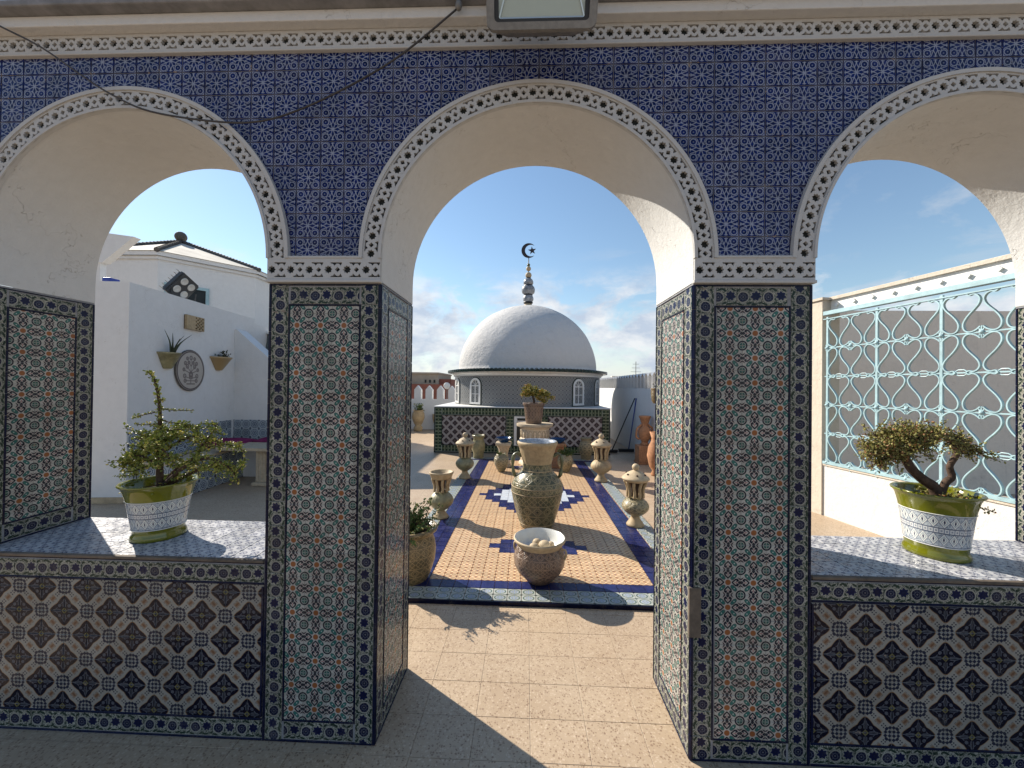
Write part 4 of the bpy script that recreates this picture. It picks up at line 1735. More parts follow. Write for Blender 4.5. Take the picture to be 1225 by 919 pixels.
# ================================================================ CLAY POTS on the rug
def bowl_pot():
    x, y, z = .116, 2.955, .028
    t = empty('clay_bowl', (x, y, z), 'brown patterned round clay bowl with white inside, nearest pot on the rug', 'bowl')
    mb = MB()
    mb.lathe([(.001, 0), (.088, 0), (.095, .006), (.125, .04), (.165, .08), (.190, .13), (.196, .18), (.186, .225), (.170, .262), (.166, .272)], 64, (x, y, z))
    mb.build('body', M['bowl'], t, smooth=True, merge=.0002)
    mb = MB()
    mb.lathe([(.166, .270), (.176, .285), (.192, .305), (.199, .318), (.198, .326), (.190, .330)], 64, (x, y, z))
    mb.build('rim', M['clay2'], t, smooth=True, merge=.0002)
    mb = MB()
    mb.lathe([(.190, .3305), (.182, .322), (.168, .295), (.160, .270), (.150, .245), (.12, .232), (.001, .225)], 64, (x, y, z))
    mb.build('glazed_inside', M['white_glaze'], t, smooth=True, merge=.0002)
    for a in (160, 340):
        c0 = Vector((x + .172 * cos(radians(a)), y + .172 * sin(radians(a)) - .02, z + .27))
        d = Vector((cos(radians(a)), sin(radians(a)), 0))
        mb = MB()
        mb.tube(crom([c0, c0 + d * .028 + Vector((0, 0, -.005)), c0 + d * .034 + Vector((0, 0, -.035)), c0 + d * .022 + Vector((0, 0, -.07))], 5), .009, 8)
        mb.build('handle', M['clay2'], t, smooth=True)
    for k, (dx, dy, dz, r) in enumerate(((-.042, -.035, .262, .038), (.036, -.02, .270, .046), (.09, .045, .253, .028), (-.02, .07, .258, .033))):
        p = (x + dx, y + dy, z + dz)
        s_ = empty('round_stone', (p[0], p[1], p[2] - r), ['smooth cream stone at the left inside the white bowl', 'largest smooth cream stone on top inside the white bowl', 'small cream stone at the right inside the white bowl', 'hindmost cream stone inside the white bowl'][k], 'stone', 'round stones in the white bowl')
        mb = MB()
        mb.sphere(p, r, 20, 12, .88)
        o = mb.build('stone_body', M['clay2'], s_, smooth=True, merge=.0002)


bowl_pot()


def urn():
    x, y, z = .128, 4.12, .028
    t = empty('clay_urn', (x, y, z), 'tall green glazed clay urn with two handles in the middle of the rug', 'urn')
    mb = MB()
    mb.lathe([(.001, 0), (.165, 0), (.172, .008), (.182, .03), (.205, .10), (.232, .19), (.255, .28), (.270, .36), (.274, .41), (.266, .455), (.240, .505), (.205, .545), (.172, .578), (.158, .60), (.152, .63), (.153, .67)], 72, (x, y, z))
    mb.build('body', M['urn'], t, smooth=True, merge=.0002)
    for zz, rr_ in ((.375, .2735), (.437, .2715), (.598, .160), (.05, .188)):
        mb = MB()
        mb.tube([(x + rr_ * cos(2 * pi * i / 60), y + rr_ * sin(2 * pi * i / 60), z + zz) for i in range(60)], .0045, 6, closed=True)
        mb.build('raised_band', M['clay'], t, smooth=True)
    mb = MB()
    fl = lambda a, q: 1 + .022 * (abs(cos(9 * a)) - .5) * (1 if .68 < q < .80 else 0)
    mb.lathe([(.153, .668), (.158, .69), (.164, .72), (.172, .75), (.182, .785), (.188, .80), (.190, .815), (.196, .83), (.205, .85), (.212, .862), (.216, .878), (.214, .892), (.205, .900)], 72, (x, y, z), fl)
    mb.build('neck', M['clay'], t, smooth=True, merge=.0002)
    mb = MB()
    mb.lathe([(.205, .9005), (.193, .896), (.178, .87), (.160, .80), (.140, .70), (.130, .62), (.001, .55)], 64, (x, y, z))
    mb.build('glazed_inside', M['urnin'], t, smooth=True, merge=.0002)
    for sg in (-1, 1):
        mb = MB()
        P = [(x + sg * .165, y, z + .735), (x + sg * .215, y, z + .765), (x + sg * .252, y, z + .74), (x + sg * .262, y, z + .67), (x + sg * .258, y, z + .60), (x + sg * .245, y, z + .54), (x + sg * .222, y, z + .51)]
        mb.tube(crom(P, 6), [.017 + .004 * sin(i * .5) for i in range(len(crom(P, 6)))], 10)
        mb.build('handle', M['urn2'], t, smooth=True)


M['urnin'] = mat_simple('blue_white_inner_glaze', (.40, .44, .50), .2, var=.55, scale=60, b=.02)
M['urn2'] = mat_simple('green_clay_glaze', (.16, .17, .08), .35, var=.5, scale=24, b=.3, coat=.2)
M['green_clay'] = mat_simple('greenish_clay', (.30, .27, .14), .45, var=.45, scale=18, b=.3, coat=.15)
urn()


def open_vase(x, y, z, label, H, R, lidded, body_m, rough_seed=0, group=None, fluted=True):
    """foot, bulb, openwork cage and either a flared bowl top or a pierced lid with a ball"""
    t = empty('openwork_vase', (x, y, z), label, 'vase', group)
    s = H
    mb = MB()
    mb.lathe([(.001, 0), (R * .62, 0), (R * .66, .010 * s / .5), (R * .60, .022 * s / .5), (R * .38, .055 * s / .5), (R * .30, .075 * s / .5), (R * .33, .085 * s / .5)], 40, (x, y, z))
    mb.build('foot', M['clay'], t, smooth=True, merge=.0002)
    top = .58 if not lidded else .47
    b0 = .165
    mb = MB()
    fl = (lambda a, q: 1 + .03 * abs(sin(11 * a))) if fluted else None
    pts = []
    for k in range(13):
        f = k / 12
        ang = pi * (.10 + .80 * f)
        pts.append((max(R * sin(ang) ** .85, R * .33), s * (b0 + (top - b0) * f)))
    mb.lathe(pts, 66, (x, y, z), fl)
    mb.build('bulb', body_m, t, smooth=True, merge=.0002)
    c0, c1 = s * (top - .01), s * (.86 if not lidded else .72)
    r0_, r1_ = R * .58, R * (.78 if not lidded else .80)
    nb = 9
    for k in range(nb):
        a = 2 * pi * k / nb + rough_seed
        mb = MB()
        P = [(x + r_ * cos(a + tw), y + r_ * sin(a + tw), z + c0 + (c1 - c0) * f) for r_, f, tw in ((r0_, 0, 0), (r0_ * .98, .3, .05), (r0_ * 1.05, .6, -.04), (r1_, 1, 0))]
        mb.tube(crom(P, 4), R * .115, 7)
        mb.build('cage_bar', M['clay'], t, smooth=True)
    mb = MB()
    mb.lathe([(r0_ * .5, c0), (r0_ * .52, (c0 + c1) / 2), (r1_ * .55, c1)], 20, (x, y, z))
    mb.build('hollow_shade_core', M['recess2'], t, smooth=True)  # dark core painted as the shade inside the cage
    if not lidded:
        mb = MB()
        mb.lathe([(r1_ * .6, c1 - .004), (r1_ * 1.05, c1 - .004), (r1_ * 1.12, c1 + .012), (R * .93, s * .93), (R * 1.0, s * .965), (R * 1.01, s * .985), (R * .97, s), (R * .86, s * .985), (R * .70, s * .93), (R * .4, s * .90), (.001, s * .89)], 40, (x, y, z))
        mb.build('bowl_top', M['clay'], t, smooth=True, merge=.0002)
    else:
        mb = MB()
        mb.lathe([(r1_ * .6, c1 - .004), (r1_ * 1.05, c1 - .002), (R * .98, s * .745), (R * 1.03, s * .76), (R * 1.0, s * .775), (R * .86, s * .80), (R * .62, s * .845), (R * .36, s * .875), (R * .24, s * .885), (R * .17, s * .90)], 40, (x, y, z))
        mb.build('lid', M['clay2'], t, smooth=True, merge=.0002)
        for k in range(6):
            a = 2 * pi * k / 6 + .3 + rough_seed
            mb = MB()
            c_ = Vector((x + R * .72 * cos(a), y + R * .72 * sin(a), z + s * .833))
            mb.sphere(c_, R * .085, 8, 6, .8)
            mb.build('hole_shade_bead', M['recess2'], t, smooth=True)  # solid dark bead standing in for the shade of a hole
        mb = MB()
        mb.sphere((x, y, z + s * .94), s * .058, 20, 12)
        mb.build('ball_finial', M['clay2'], t, smooth=True, merge=.0002)
    return t


M['recess2'] = mat_simple('hollow_shade_clay', (.10, .06, .04), .9, var=.3)  # darker clay: shade of the vase hollows put into the colour
GV = 'pierced clay vases along the rug'
open_vase(-.94, 4.30, .028, 'open-topped pierced clay vase with ribbed green bulb, left on the rug', .515, .135, False, M['green_clay'], .2, GV)
open_vase(-.97, 6.16, .028, 'lidded pierced clay vase with ball finial behind the open-topped vase', .735, .148, True, M['green_clay'], .0, GV, False)
open_vase(1.197, 6.13, .028, 'lidded clay vase with ribbed cream bulb, farther of two on the right', .755, .158, True, M['clay'], .35, GV)
open_vase(1.188, 4.19, .028, 'lidded clay vase with green patterned bulb, nearer of two on the right', .665, .142, True, M['smallpot'], .1, GV, False)


def jar(name, x, y, z, label, cat, prof, mat, group=None, plant=None, seed=1, inner=True, leafm='leafG', rim=None):
    t = empty(name, (x, y, z), label, cat, group)
    mb = MB()
    mb.lathe([(.001, 0)] + prof, 40, (x, y, z))
    r, h = prof[-1]
    if inner:
        mb.lathe([(r, h), (r * .90, h - .002), (r * .84, h - .03), (.001, h - .04)], 40, (x, y, z))
    mb.build('body', mat, t, smooth=True, merge=.0002)
    if rim:
        mb = MB()
        mb.lathe(rim, 40, (x, y, z))
        mb.build('rim', M['clay2'], t, smooth=True, merge=.0002)
    if plant:
        R, H, n, size, dens = plant
        w_, l_ = MB(), MB()
        tuft(w_, l_, (x, y, z + h - .03), R, H, random.Random(seed), n, size, dens)
        w_.build('stems', M['bark'], t, smooth=True)
        tag(l_.build('foliage', M[leafm], t), kind='stuff')
        mb = MB()
        mb.lathe([(.001, h - .025), (r * .86, h - .028)], 24, (x, y, z))
        mb.build('soil', M['soil'], t)
    return t


# big planted pot half hidden behind the left pier
jar('potted_plant', -.865, 2.93, .0, 'large olive clay pot with a leafy succulent, half hidden behind the left pier', 'potted plant',
    [(.105, 0), (.115, .01), (.15, .08), (.178, .17), (.185, .25), (.175, .32), (.160, .36), (.165, .38), (.192, .395), (.198, .41), (.190, .425)], M['bigpot'], None, (.20, .28, 46, .017, 260), 4)
GS = 'small round pots with succulents at the back of the rug'
jar('potted_plant', -.415, 6.68, .028, 'small striped clay pot with a sprouting succulent, left of the pedestal', 'potted plant',
    [(.055, 0), (.06, .01), (.09, .06), (.122, .14), (.130, .20), (.115, .26), (.085, .29), (.09, .305)], M['smallpot'], GS, (.10, .10, 12, .02, 200), 5)
jar('potted_plant', .70, 6.78, .028, 'round greenish clay pot with a succulent, right of the tall urn', 'potted plant',
    [(.065, 0), (.07, .01), (.10, .06), (.135, .14), (.14, .20), (.12, .26), (.09, .29), (.095, .305)], M['smallpot'], GS, (.20, .16, 24, .024, 200), 6)
GB = 'mottled jars against the tiled base of the dome'
jar('mottled_jar', -.972, 7.95, .0, 'mottled yellow and green clay jar behind the left lidded vase', 'jar',
    [(.10, 0), (.11, .02), (.105, .12), (.135, .2), (.14, .30), (.115, .38), (.10, .42), (.12, .45), (.135, .48), (.13, .50)], M['green_clay'], GB)
jar('mottled_jar', 1.25, 8.0, .0, 'mottled grey clay jar behind the farther right lidded vase', 'jar',
    [(.09, 0), (.10, .02), (.105, .10), (.14, .18), (.15, .28), (.125, .37), (.10, .41), (.115, .45), (.125, .47)], M['smallpot'], GB)
for (x, lab, m) in ((-.405, 'cream carved plant stand with a dark blue bowl on it, left of the pedestal', 'stone'), (.60, 'terracotta plant stand with a blue bowl on it, mostly hidden behind the pedestal', 'terracotta')):
    y = 7.15
    t = empty('plant_stand', (x, y, .028), lab, 'stand', 'plant stands either side of the pedestal')
    mb = MB()
    mb.box(x - .135, x + .135, y - .135, y + .135, .028, .075, .006)
    mb.box(x - .14, x + .14, y - .14, y + .14, .42, .475, .008)
    mb.build('slab', M[m], t)
    mb = MB()
    mb.lathe([(.12, .04), (.115, .08), (.085, .14), (.078, .22), (.095, .32), (.128, .38), (.13, .395)], 24, (x, y, .028), lambda a, q: 1 + .03 * cos(8 * a))
    mb.build('column', M[m], t, smooth=40)
    b = empty('blue_bowl', (x, y, .475), 'dark blue glazed bowl on the %s plant stand' % ('cream' if m == 'stone' else 'terracotta'), 'bowl', 'blue bowls on the plant stands')
    mb = MB()
    mb.lathe([(.001, 0), (.07, 0), (.10, .02), (.145, .075), (.15, .085), (.142, .085), (.09, .03), (.001, .02)], 32, (x, y, .4755))
    mb.build('bowl_body', M['blue_ceramic'], b, smooth=30, merge=.0002)

# pedestal with a potted bonsai
x, y = .175, 7.35
t = empty('pedestal', (x, y, .028), 'cream carved stone pedestal standing behind the tall urn', 'pedestal')
mb = MB()
mb.lathe([(.30, 0), (.31, .02), (.30, .06), (.27, .09), (.265, .30), (.27, .34)], 8, (x, y, .028))
mb.lathe([(.001, .34), (.28, .34), (.285, .47)], 32, (x, y, .028))
mb.build('base', M['pedestal'], t, smooth=30, merge=.0002)
mb = MB()
mb.lathe([(.283, .47), (.29, .49), (.283, .51), (.27, .52), (.275, .60), (.27, .68), (.285, .70), (.29, .72)], 32, (x, y, .028))
mb.build('drum', M['pedestal'], t, smooth=30, merge=.0002)
for k in range(20):
    a = 2 * pi * k / 20
    mb = MB()
    c_ = Vector((x + .272 * cos(a), y + .272 * sin(a), .028))
    tx, ty = -sin(a), cos(a)
    P = [c_ + Vector((tx * s_, ty * s_, z_)) for s_, z_ in ((-.030, .535), (-.030, .62), (-.018, .655), (0, .665), (.018, .655), (.030, .62), (.030, .535))]
    mb.tube(P, .007, 5)
    mb.build('carved_arch', M['stone'], t, smooth=True)
mb = MB()
mb.lathe([(.001, .72), (.30, .72), (.345, .735), (.35, .765), (.345, .785), (.001, .786)], 40, (x, y, .028))
mb.build('top_slab', M['stone'], t, smooth=30, merge=.0002)
px, py, pz = .15, 7.30, .8145
pt = empty('potted_plant', (px, py, pz), 'terracotta pot with a flat-topped bonsai on the stone pedestal', 'potted plant')
mb = MB()
mb.lathe([(.001, 0), (.145, 0), (.150, .01), (.165, .12), (.185, .30), (.192, .335), (.208, .345), (.212, .385), (.205, .39), (.185, .385), (.18, .35), (.001, .34)], 40, (px, py, pz))
mb.build('pot', M['bowl'], pt, smooth=30, merge=.0002)
w_, l_ = MB(), MB()
rg = random.Random(12)
base = Vector((px, py, pz + .34))
tk = crom([base, base + Vector((.0, 0, .09)), base + Vector((-.02, 0, .16)), base + Vector((.0, 0, .21))], 4)
twig_leaves(w_, l_, tk, .03, .014, rg, 10, .02)
for (dx, dz) in ((-.18, .27), (-.15, .33), (-.10, .36), (-.04, .30), (.08, .24), (.18, .22), (.26, .20), (.33, .16), (.22, .25), (.12, .28), (-.20, .20), (.20, .06), (-.08, .25)):
    tip = base + Vector((dx, rg.uniform(-.1, .1), dz))
    c_ = crom([tk[-2], tk[-2].lerp(tip, .5) + Vector((0, 0, .01)), tip], 4)
    twig_leaves(w_, l_, c_, .010, .004, rg, 70, .03)
    side_twigs(w_, l_, c_, rg, 16, .12, .03, 150, r=.003, t0=.35, droop=.03)
w_.build('trunk', M['bark'], pt, smooth=True)
tag(l_.build('foliage', M['leafY'], pt), kind='stuff')

# ================================================================ DOMED MAUSOLEUM
DC = Vector((.02, 10.75, 0))
dome = empty('domed_building', (DC.x, 8.65, 0), 'white domed shrine on a square base faced with green-framed tiles', 'building')
XL, XR, YP, ZP = -2.09, 1.90, 8.65, 1.035
mb = MB()
mb.box(XL + .02, XR - .02, YP + .02, YP + 4.05, 0, ZP - .012)
mb.build('base', M['white_wall'], dome)
mb = MB()
mb.box(XL - .0, XR + .0, YP + .012, YP + 4.08, ZP - .012, ZP + .012, .004)
mb.build('base_slab', M['white_paint'], dome)


def pane(mb, O, U, V, u0, u1, v0, v1, rep_u, rep_v=None, h=0.0, uo=0, vo=0):
    O, U, V = Vector(O), Vector(U), Vector(V)
    N = U.cross(V)
    P = [O + U * a + V * b + N * h for a, b in ((u0, v0), (u1, v0), (u1, v1), (u0, v1))]
    ru, rv = (u1 - u0) / rep_u, (v1 - v0) / (rep_v or rep_u)
    mb.face(P, [(uo, vo), (uo + ru, vo), (uo + ru, vo + rv), (uo, vo + rv)])


bw = .155
O, U, V = (0, YP + .02, 0), (1, 0, 0), (0, 0, 1)
# green bar tiles: single tiles all round the front
def gtiles(O, U, V, reg, pu, pv):
    tiles(dome, 'green_bar_tile', M['greenbar'], O, U, V, reg, pu, pv, (reg[0], reg[2]), gap=.006, h=.012, tilt=.003)


fx0, fx1 = XL + .02, XR - .02
gtiles((0, YP + .02, 0), (1, 0, 0), (0, 0, 1), (fx0 + .17, fx1 - .17, ZP - .012 - .16, ZP - .03), .075, .145)
gtiles((0, YP + .02, 0), (1, 0, 0), (0, 0, 1), (fx0 + .17, fx1 - .17, .03, .165), .075, .135)
for a, b in ((fx0 + .02, fx0 + .165), (fx1 - .165, fx1 - .02), (-.44, -.28), (.33, .49)):
    gtiles((a, YP + .02, 0), (0, 0, 1), (-1, 0, 0), (.03 if a < -2 or a > 1.5 else .165, ZP - .18 if not (a < -2 or a > 1.5) else ZP - .03, -(b - a), 0), .075, .145)
for (a, b) in ((fx0 + .175, -.45), (.50, fx1 - .175)):
    mb = MB()
    pane(mb, O, U, V, a, b, .175, ZP - .185, .0985, h=.006)
    mb.build('lozenge_tiling', M['lozenge'], dome)
mb = MB()
e = .014
for (a, b, c_, d_) in ((fx0 - .004, fx0 + .016, 0, ZP - .012), (fx1 - .016, fx1 + .004, 0, ZP - .012), (fx0 + .016, fx1 - .016, 0, .024), (fx0 + .016, fx1 - .016, ZP - .028, ZP - .0125),
                       (fx0 + .165, fx1 - .165, .166, .18), (fx0 + .165, fx1 - .165, ZP - .192, ZP - .176)):
    mb.box(a, b, YP, YP + .02, c_, d_)
for xx in (fx0 + .163, -.452, -.276, .322, .490, fx1 - .177):
    mb.box(xx, xx + .014, YP + .001, YP + .019, .1805, ZP - .1925)
mb.build('dark_trim', M['blackg'], dome)
mb = MB()
mb.box(-.262, .322, YP + .004, YP + .019, .181, ZP - .193)
mb.build('niche_panel', M['white_paint'], dome)
mb = MB()
mb.box(-.20, .26, YP - .002, YP + .0035, .2, .72)
mb.box(-.19, .1, YP - .002, YP + .0035, .745, .80)
mb.build('niche_opening', M['black'], dome)
# drum
RD = 1.985
mb = MB()
N = 96
for k in range(N):
    a0, a1 = 2 * pi * k / N, 2 * pi * (k + 1) / N
    P = [(DC.x + RD * cos(a), DC.y + RD * sin(a), z) for a, z in ((a0, ZP), (a1, ZP), (a1, 1.80), (a0, 1.80))]
    rep = 2 * pi * RD / .0985
    rep = round(rep)
    mb.face(P, [(k / N * rep, 0), ((k + 1) / N * rep, 0), ((k + 1) / N * rep, 7.75), (k / N * rep, 7.75)])
mb.build('drum', M['drum'], dome, smooth=True, merge=.0002)
mb = MB()
mb.lathe([(RD - .02, 1.765), (RD + .035, 1.765), (RD + .04, 1.80), (RD + .08, 1.825), (RD + .085, 1.86), (RD - .1, 1.865)], 128, DC)
mb.build('cornice', M['white_paint'], dome, smooth=30, merge=.0002)
# scalloped green roof tiles of the eave: single half-round tiles
NT = 118
em = MB()
pts = []
for k in range(7):
    a = pi * k / 6
    pts.append((cos(a) * .050, sin(a) * .056))
vs, fs = [], []
for j, (yy, zz, sc_) in enumerate(((0, 0, 1.0), (-.19, -.035, 1.06))):
    for (a_, b_) in pts:
        vs.append((a_ * sc_, yy, b_ * sc_ + zz))
for k in range(6):
    fs.append((k, k + 1, 8 + k, 7 + k)[::-1])
fs.append(tuple(range(7, 14)))
em.shared(vs, fs)
eme = em.mesh('eave_tile', M['blackg'], smooth=50)
for k in range(NT):
    a = 2 * pi * (k + .5) / NT
    R_ = RD + .005
    m = Matrix.Translation((DC.x + R_ * cos(a), DC.y + R_ * sin(a), 1.890)) @ Matrix.Rotation(a + pi / 2, 4, 'Z')
    place(dome, 'eave_tile', eme, m)
mb = MB()
mb.lathe([(RD - .06, 1.915), (RD, 1.900), (RD + .17, 1.866), (RD + .17, 1.856), (RD - .02, 1.858)], 128, DC)
mb.build('eave_bed', M['blackg'], dome, smooth=30, merge=.0002)
# dome, slightly uneven by hand
import mathutils
mb = MB()
prof = [(1.955, 1.88), (1.905, 1.93)]
for k in range(0, 33):
    a = pi / 2 * k / 32
    prof.append((max(1.885 * cos(a) ** .985, .002), 1.94 + 1.81 * sin(a)))
mb.lathe(prof, 112, DC)
dm = mb.build('dome_shell', M['dome_plaster'], dome, smooth=True, merge=.0004)
for v in dm.data.vertices:
    p = Vector(v.co)
    n = mathutils.noise.fractal(p * 1.6, 1.0, 2.0, 4)
    d = Vector((p.x, p.y - 2.1, 0))
    v.co += Vector((p.x, p.y - 2.1, max(p.z - 1.9, 0))).normalized() * n * .012
# finial
fz = 3.74
cx, cy = DC.x + .01, DC.y
fin = [('collar', 'clay2', [(.17, 3.69), (.16, 3.75), (.11, 3.80), (.09, 3.83)]),
       ('dark_bead', 'black', [(.09, 3.825), (.125, 3.84), (.135, 3.865), (.12, 3.885)]),
       ('pale_bead', 'smallband', [(.115, 3.883), (.145, 3.93), (.150, 3.97), (.14, 4.02), (.115, 4.06)]),
       ('dark_bead', 'black', [(.115, 4.058), (.125, 4.075), (.12, 4.095)]),
       ('painted_bead', 'smallband', [(.12, 4.094), (.17, 4.13), (.185, 4.19), (.185, 4.24), (.165, 4.30), (.13, 4.33)]),
       ('dark_bead', 'black', [(.13, 4.328), (.125, 4.35), (.115, 4.36)]),
       ('pale_bead', 'smallband', [(.11, 4.36), (.14, 4.40), (.135, 4.46), (.11, 4.51), (.07, 4.54)]),
       ('dark_bead', 'black', [(.07, 4.538), (.07, 4.56)])]
M['smallband'] = mat_simple('blue_grey_painted_glaze', (.33, .35, .38), .3, var=.6, scale=16, b=.02)
for nm, m_, pf_ in fin:
    mb = MB()
    mb.lathe(pf_, 28, (cx, cy, 0))
    mb.build(nm, M[m_], dome, smooth=True, merge=.0002)
for zc, rr_, m_ in ((4.63, .088, 'clay2'), (4.815, .068, 'clay2'), (4.92, .045, 'urn2')):
    mb = MB()
    mb.sphere((cx, cy, zc), rr_, 20, 12)
    mb.build('ball', M[m_], dome, smooth=True, merge=.0002)
mb = MB()
mb.tube([(cx, cy, 4.5), (cx, cy, 5.13)], .012, 8)
mb.build('finial_rod', M['blackiron'], dome, smooth=True)
# crescent and star
cz, R1, R2, off = 5.325, .205, .165, .062
mb = MB()
cr = []
xi = (R1 * R1 - R2 * R2 + off * off) / (2 * off)
if abs(xi) > R1:
    xi = R1 * .99
a1 = math.acos(max(-1, min(1, xi / R1)))
yi = sqrt(max(R1 * R1 - xi * xi, 0))
a2 = atan2(yi, xi - off)
for k in range(41):
    a = a1 + (2 * pi - 2 * a1) * k / 40
    cr.append((R1 * cos(a), R1 * sin(a)))
for k in range(1, 40):
    a = (2 * pi - a2) - (2 * pi - 2 * a2) * k / 40
    cr.append((off + R2 * cos(a), R2 * sin(a)))
fnc = lambda u, v, h: (cx - .0 + u, cy - h, cz + v)
mb.poly_prism(cr, fnc, -.012, .012)
mb.poly_prism(cr, lambda u, v, h: (cx + u, cy - h, cz + v), -.0119, -.012) if False else None
mb.build('crescent', M['blackiron'], dome)
mb = MB()
st = []
for k in range(10):
    a = pi / 2 + pi * k / 5 + .12
    r = .115 if k % 2 == 0 else .046
    st.append((.095 + r * cos(a), .0 + r * sin(a)))
mb.poly_prism(st, fnc, -.012, .012)
mb.build('star', M['blackiron'], dome)

# arched windows of the drum
for th in (-64.5, -38.5, 38.0, 64.0, 128, -128, 180):
    a = radians(th)
    c0 = Vector((DC.x + (RD - .01) * sin(a), DC.y - (RD - .01) * cos(a), ZP + .02))
    Ux = Vector((cos(a), sin(a), 0))
    Nn = Vector((sin(a), -cos(a), 0))

    def wf(u, v, h, c0=c0, Ux=Ux, Nn=Nn):
        return c0 + Ux * u + Vector((0, 0, v)) + Nn * h

    def arch(w, h, inset=0.0, n=16):
        r = w / 2 - inset
        zc_ = h - w / 2
        return [(-r, inset), (r, inset)] + [(r * cos(pi * k / n), zc_ + r * sin(pi * k / n)) for k in range(n + 1)]
    mb = MB()
    mb.poly_prism(arch(.40, .675), wf, -.02, .012, [arch(.40, .675, .022)])
    wsur = mb.build('window', M['blackg'], dome)
    mb = MB()
    mb.poly_prism(arch(.40, .675, .022), wf, -.02, .030, [arch(.40, .675, .072)])
    mb.build('window_frame', M['white_paint'], wsur)
    mb = MB()
    mb.poly_prism(arch(.40, .675, .073), wf, -.02, .006)
    mb.build('pane', M['dark_glass'], wsur)
    mb = MB()
    for p, q, w_ in ((( 0, .072), (0, .46), .020), ((-.13, .27), (.13, .27), .016), ((-.13, .465), (.13, .465), .024)):
        mb.bar(wf(p[0], p[1], .014), wf(q[0], q[1], .014), w_, .016, up=Nn)
    for k in (45, 90, 135):
        mb.bar(wf(0, .47, .012), wf(.125 * cos(radians(k)), .475 + .125 * sin(radians(k)), .012), .010, .012, up=Nn)
    mb.build('glazing_bar', M['white_paint'], wsur)

# ================================================================ TERRACE WALLS
# left back wall with pointed merlons
t = empty('crenellated_wall', (-3.2, 13.2, 0), 'white terrace wall with broad pointed merlons, left of the dome', 'wall')
mb = MB()
mb.box(-14, -2.2, 13.2, 13.4, 0, 1.04)
mb.build('wall', M['white_wall'], t)
k = 0
x = -3.365
xs_ = [x + .395 * i for i in range(-22, 4)]
for x in xs_:
    mb = MB()
    P = [(-.115, 0), (.115, 0), (.115, .33), (0, .475), (-.115, .33)]
    mb.poly_prism(P, lambda u, v, h, x=x: (x + u, 13.2 - h, 1.04 + v), -.2, .0)
    mb.build('merlon', M['white_wall'], t)
# right terrace wall with thin merlons
t = empty('crenellated_wall', (2.56, 9.5, 0), 'white terrace wall with close-set thin merlons, right of the dome', 'wall')
mb = MB()
mb.box(2.56, 2.76, 6.6, 15.4, 0, 1.50)
mb.build('wall', M['white_wall'], t)
y = 6.75
while y < 15.3:
    mb = MB()
    P = [(-.085, 0), (.085, 0), (.085, .27), (0, .335), (-.085, .27)]
    mb.poly_prism(P, lambda u, v, h, y=y: (2.56 + h, y + u, 1.50 + v), 0.0, .2)
    mb.build('merlon', M['white_wall'], t)
    y += .262
t = empty('terrace_wall', (-1, 15.4, 0), 'plain white wall closing the terrace behind the dome', 'wall')
mb = MB()
mb.box(-2.2, 2.76, 15.4, 15.6, 0, 1.45)
mb.box(-2.2, -2.0, 13.2, 15.4, 0, 1.45)
mb.build('wall', M['white_wall'], t)
# orange buttress with rough brick edge, only just seen past the right pier
t = empty('brick_buttress', (2.32, 6.1, 0), 'orange brick buttress edge just visible beyond the right pier', 'pillar')
mb = MB()
for i in range(22):
    z0 = i * .105
    w_ = .36 if z0 < 1.6 else .36 - (z0 - 1.6) * .30
    for j in range(2):
        ww = w_ / 2
        xx = 2.50 - w_ + j * ww
        b_ = MB()
        b_.box(xx + .004, xx + ww - .004, 5.95, 6.18, z0 + .004, z0 + .10, .006)
        b_.build('brick', M['brick'], t)
mb.box(2.50 - .34, 2.50, 5.97, 6.16, 0, 2.2)
for v in range(len(mb.v)):
    x_, y_, z_ = mb.v[v]
    if z_ > 1.6 and x_ < 2.4:
        mb.v[v] = (x_ + (z_ - 1.6) * .30, y_, z_)
mb.build('core', M['terracotta'], t)

# hanging pot
t = empty('hanging_pot', (2.12, 6.35, 1.3), 'brown clay pot hanging on the brick buttress', 'flower pot')
mb = MB()
mb.lathe([(.001, 0), (.045, .0), (.07, .04), (.085, .16), (.082, .22), (.09, .24), (.08, .25), (.001, .235)], 24, (2.105, 6.30, 1.26))
mb.build('pot', M['bigpot'], t, smooth=30, merge=.0002)
w_, l_ = MB(), MB()
tuft(w_, l_, (2.105, 6.30, 1.5), .05, .2, random.Random(4), 8, .02, 60, 1.5)
w_.build('stems', M['bark'], t, smooth=True)
tag(l_.build('foliage', M['leafG'], t), kind='stuff')
mb = MB()
mb.tube([(2.105, 6.30, 1.5), (2.13, 6.22, 1.60), (2.16, 6.16, 1.60)], .006, 6)
mb.build('hook', M['blackiron'], t)

# terracotta figure-shaped vase on its block
x, y = 2.40, 7.85
t = empty('terracotta_urn', (x, y, 0), 'terracotta urn with curled handles on a square clay block, beside the brooms', 'urn')
mb = MB()
mb.box(x - .17, x + .17, y - .17, y + .17, 0, .035, .008)
mb.box(x - .155, x + .155, y - .155, y + .155, .035, .36, .012)
mb.build('block', M['terracotta'], t)
mb = MB()
mb.lathe([(.001, .36), (.085, .36), (.09, .38), (.06, .42), (.09, .48), (.125, .56), (.13, .64), (.105, .70), (.065, .74), (.06, .78), (.085, .84), (.095, .88), (.12, .93), (.115, .95), (.001, .93)], 32, (x, y, 0))
mb.build('body', M['terracotta'], t, smooth=40, merge=.0002)
for sg in (-1, 1):
    mb = MB()
    mb.tube(crom([(x + sg * .10, y, .48), (x + sg * .165, y, .52), (x + sg * .165, y, .62), (x + sg * .145, y, .70), (x + sg * .10, y, .74), (x + sg * .065, y, .78)], 5), .022, 8)
    mb.build('handle', M['terracotta'], t, smooth=True)
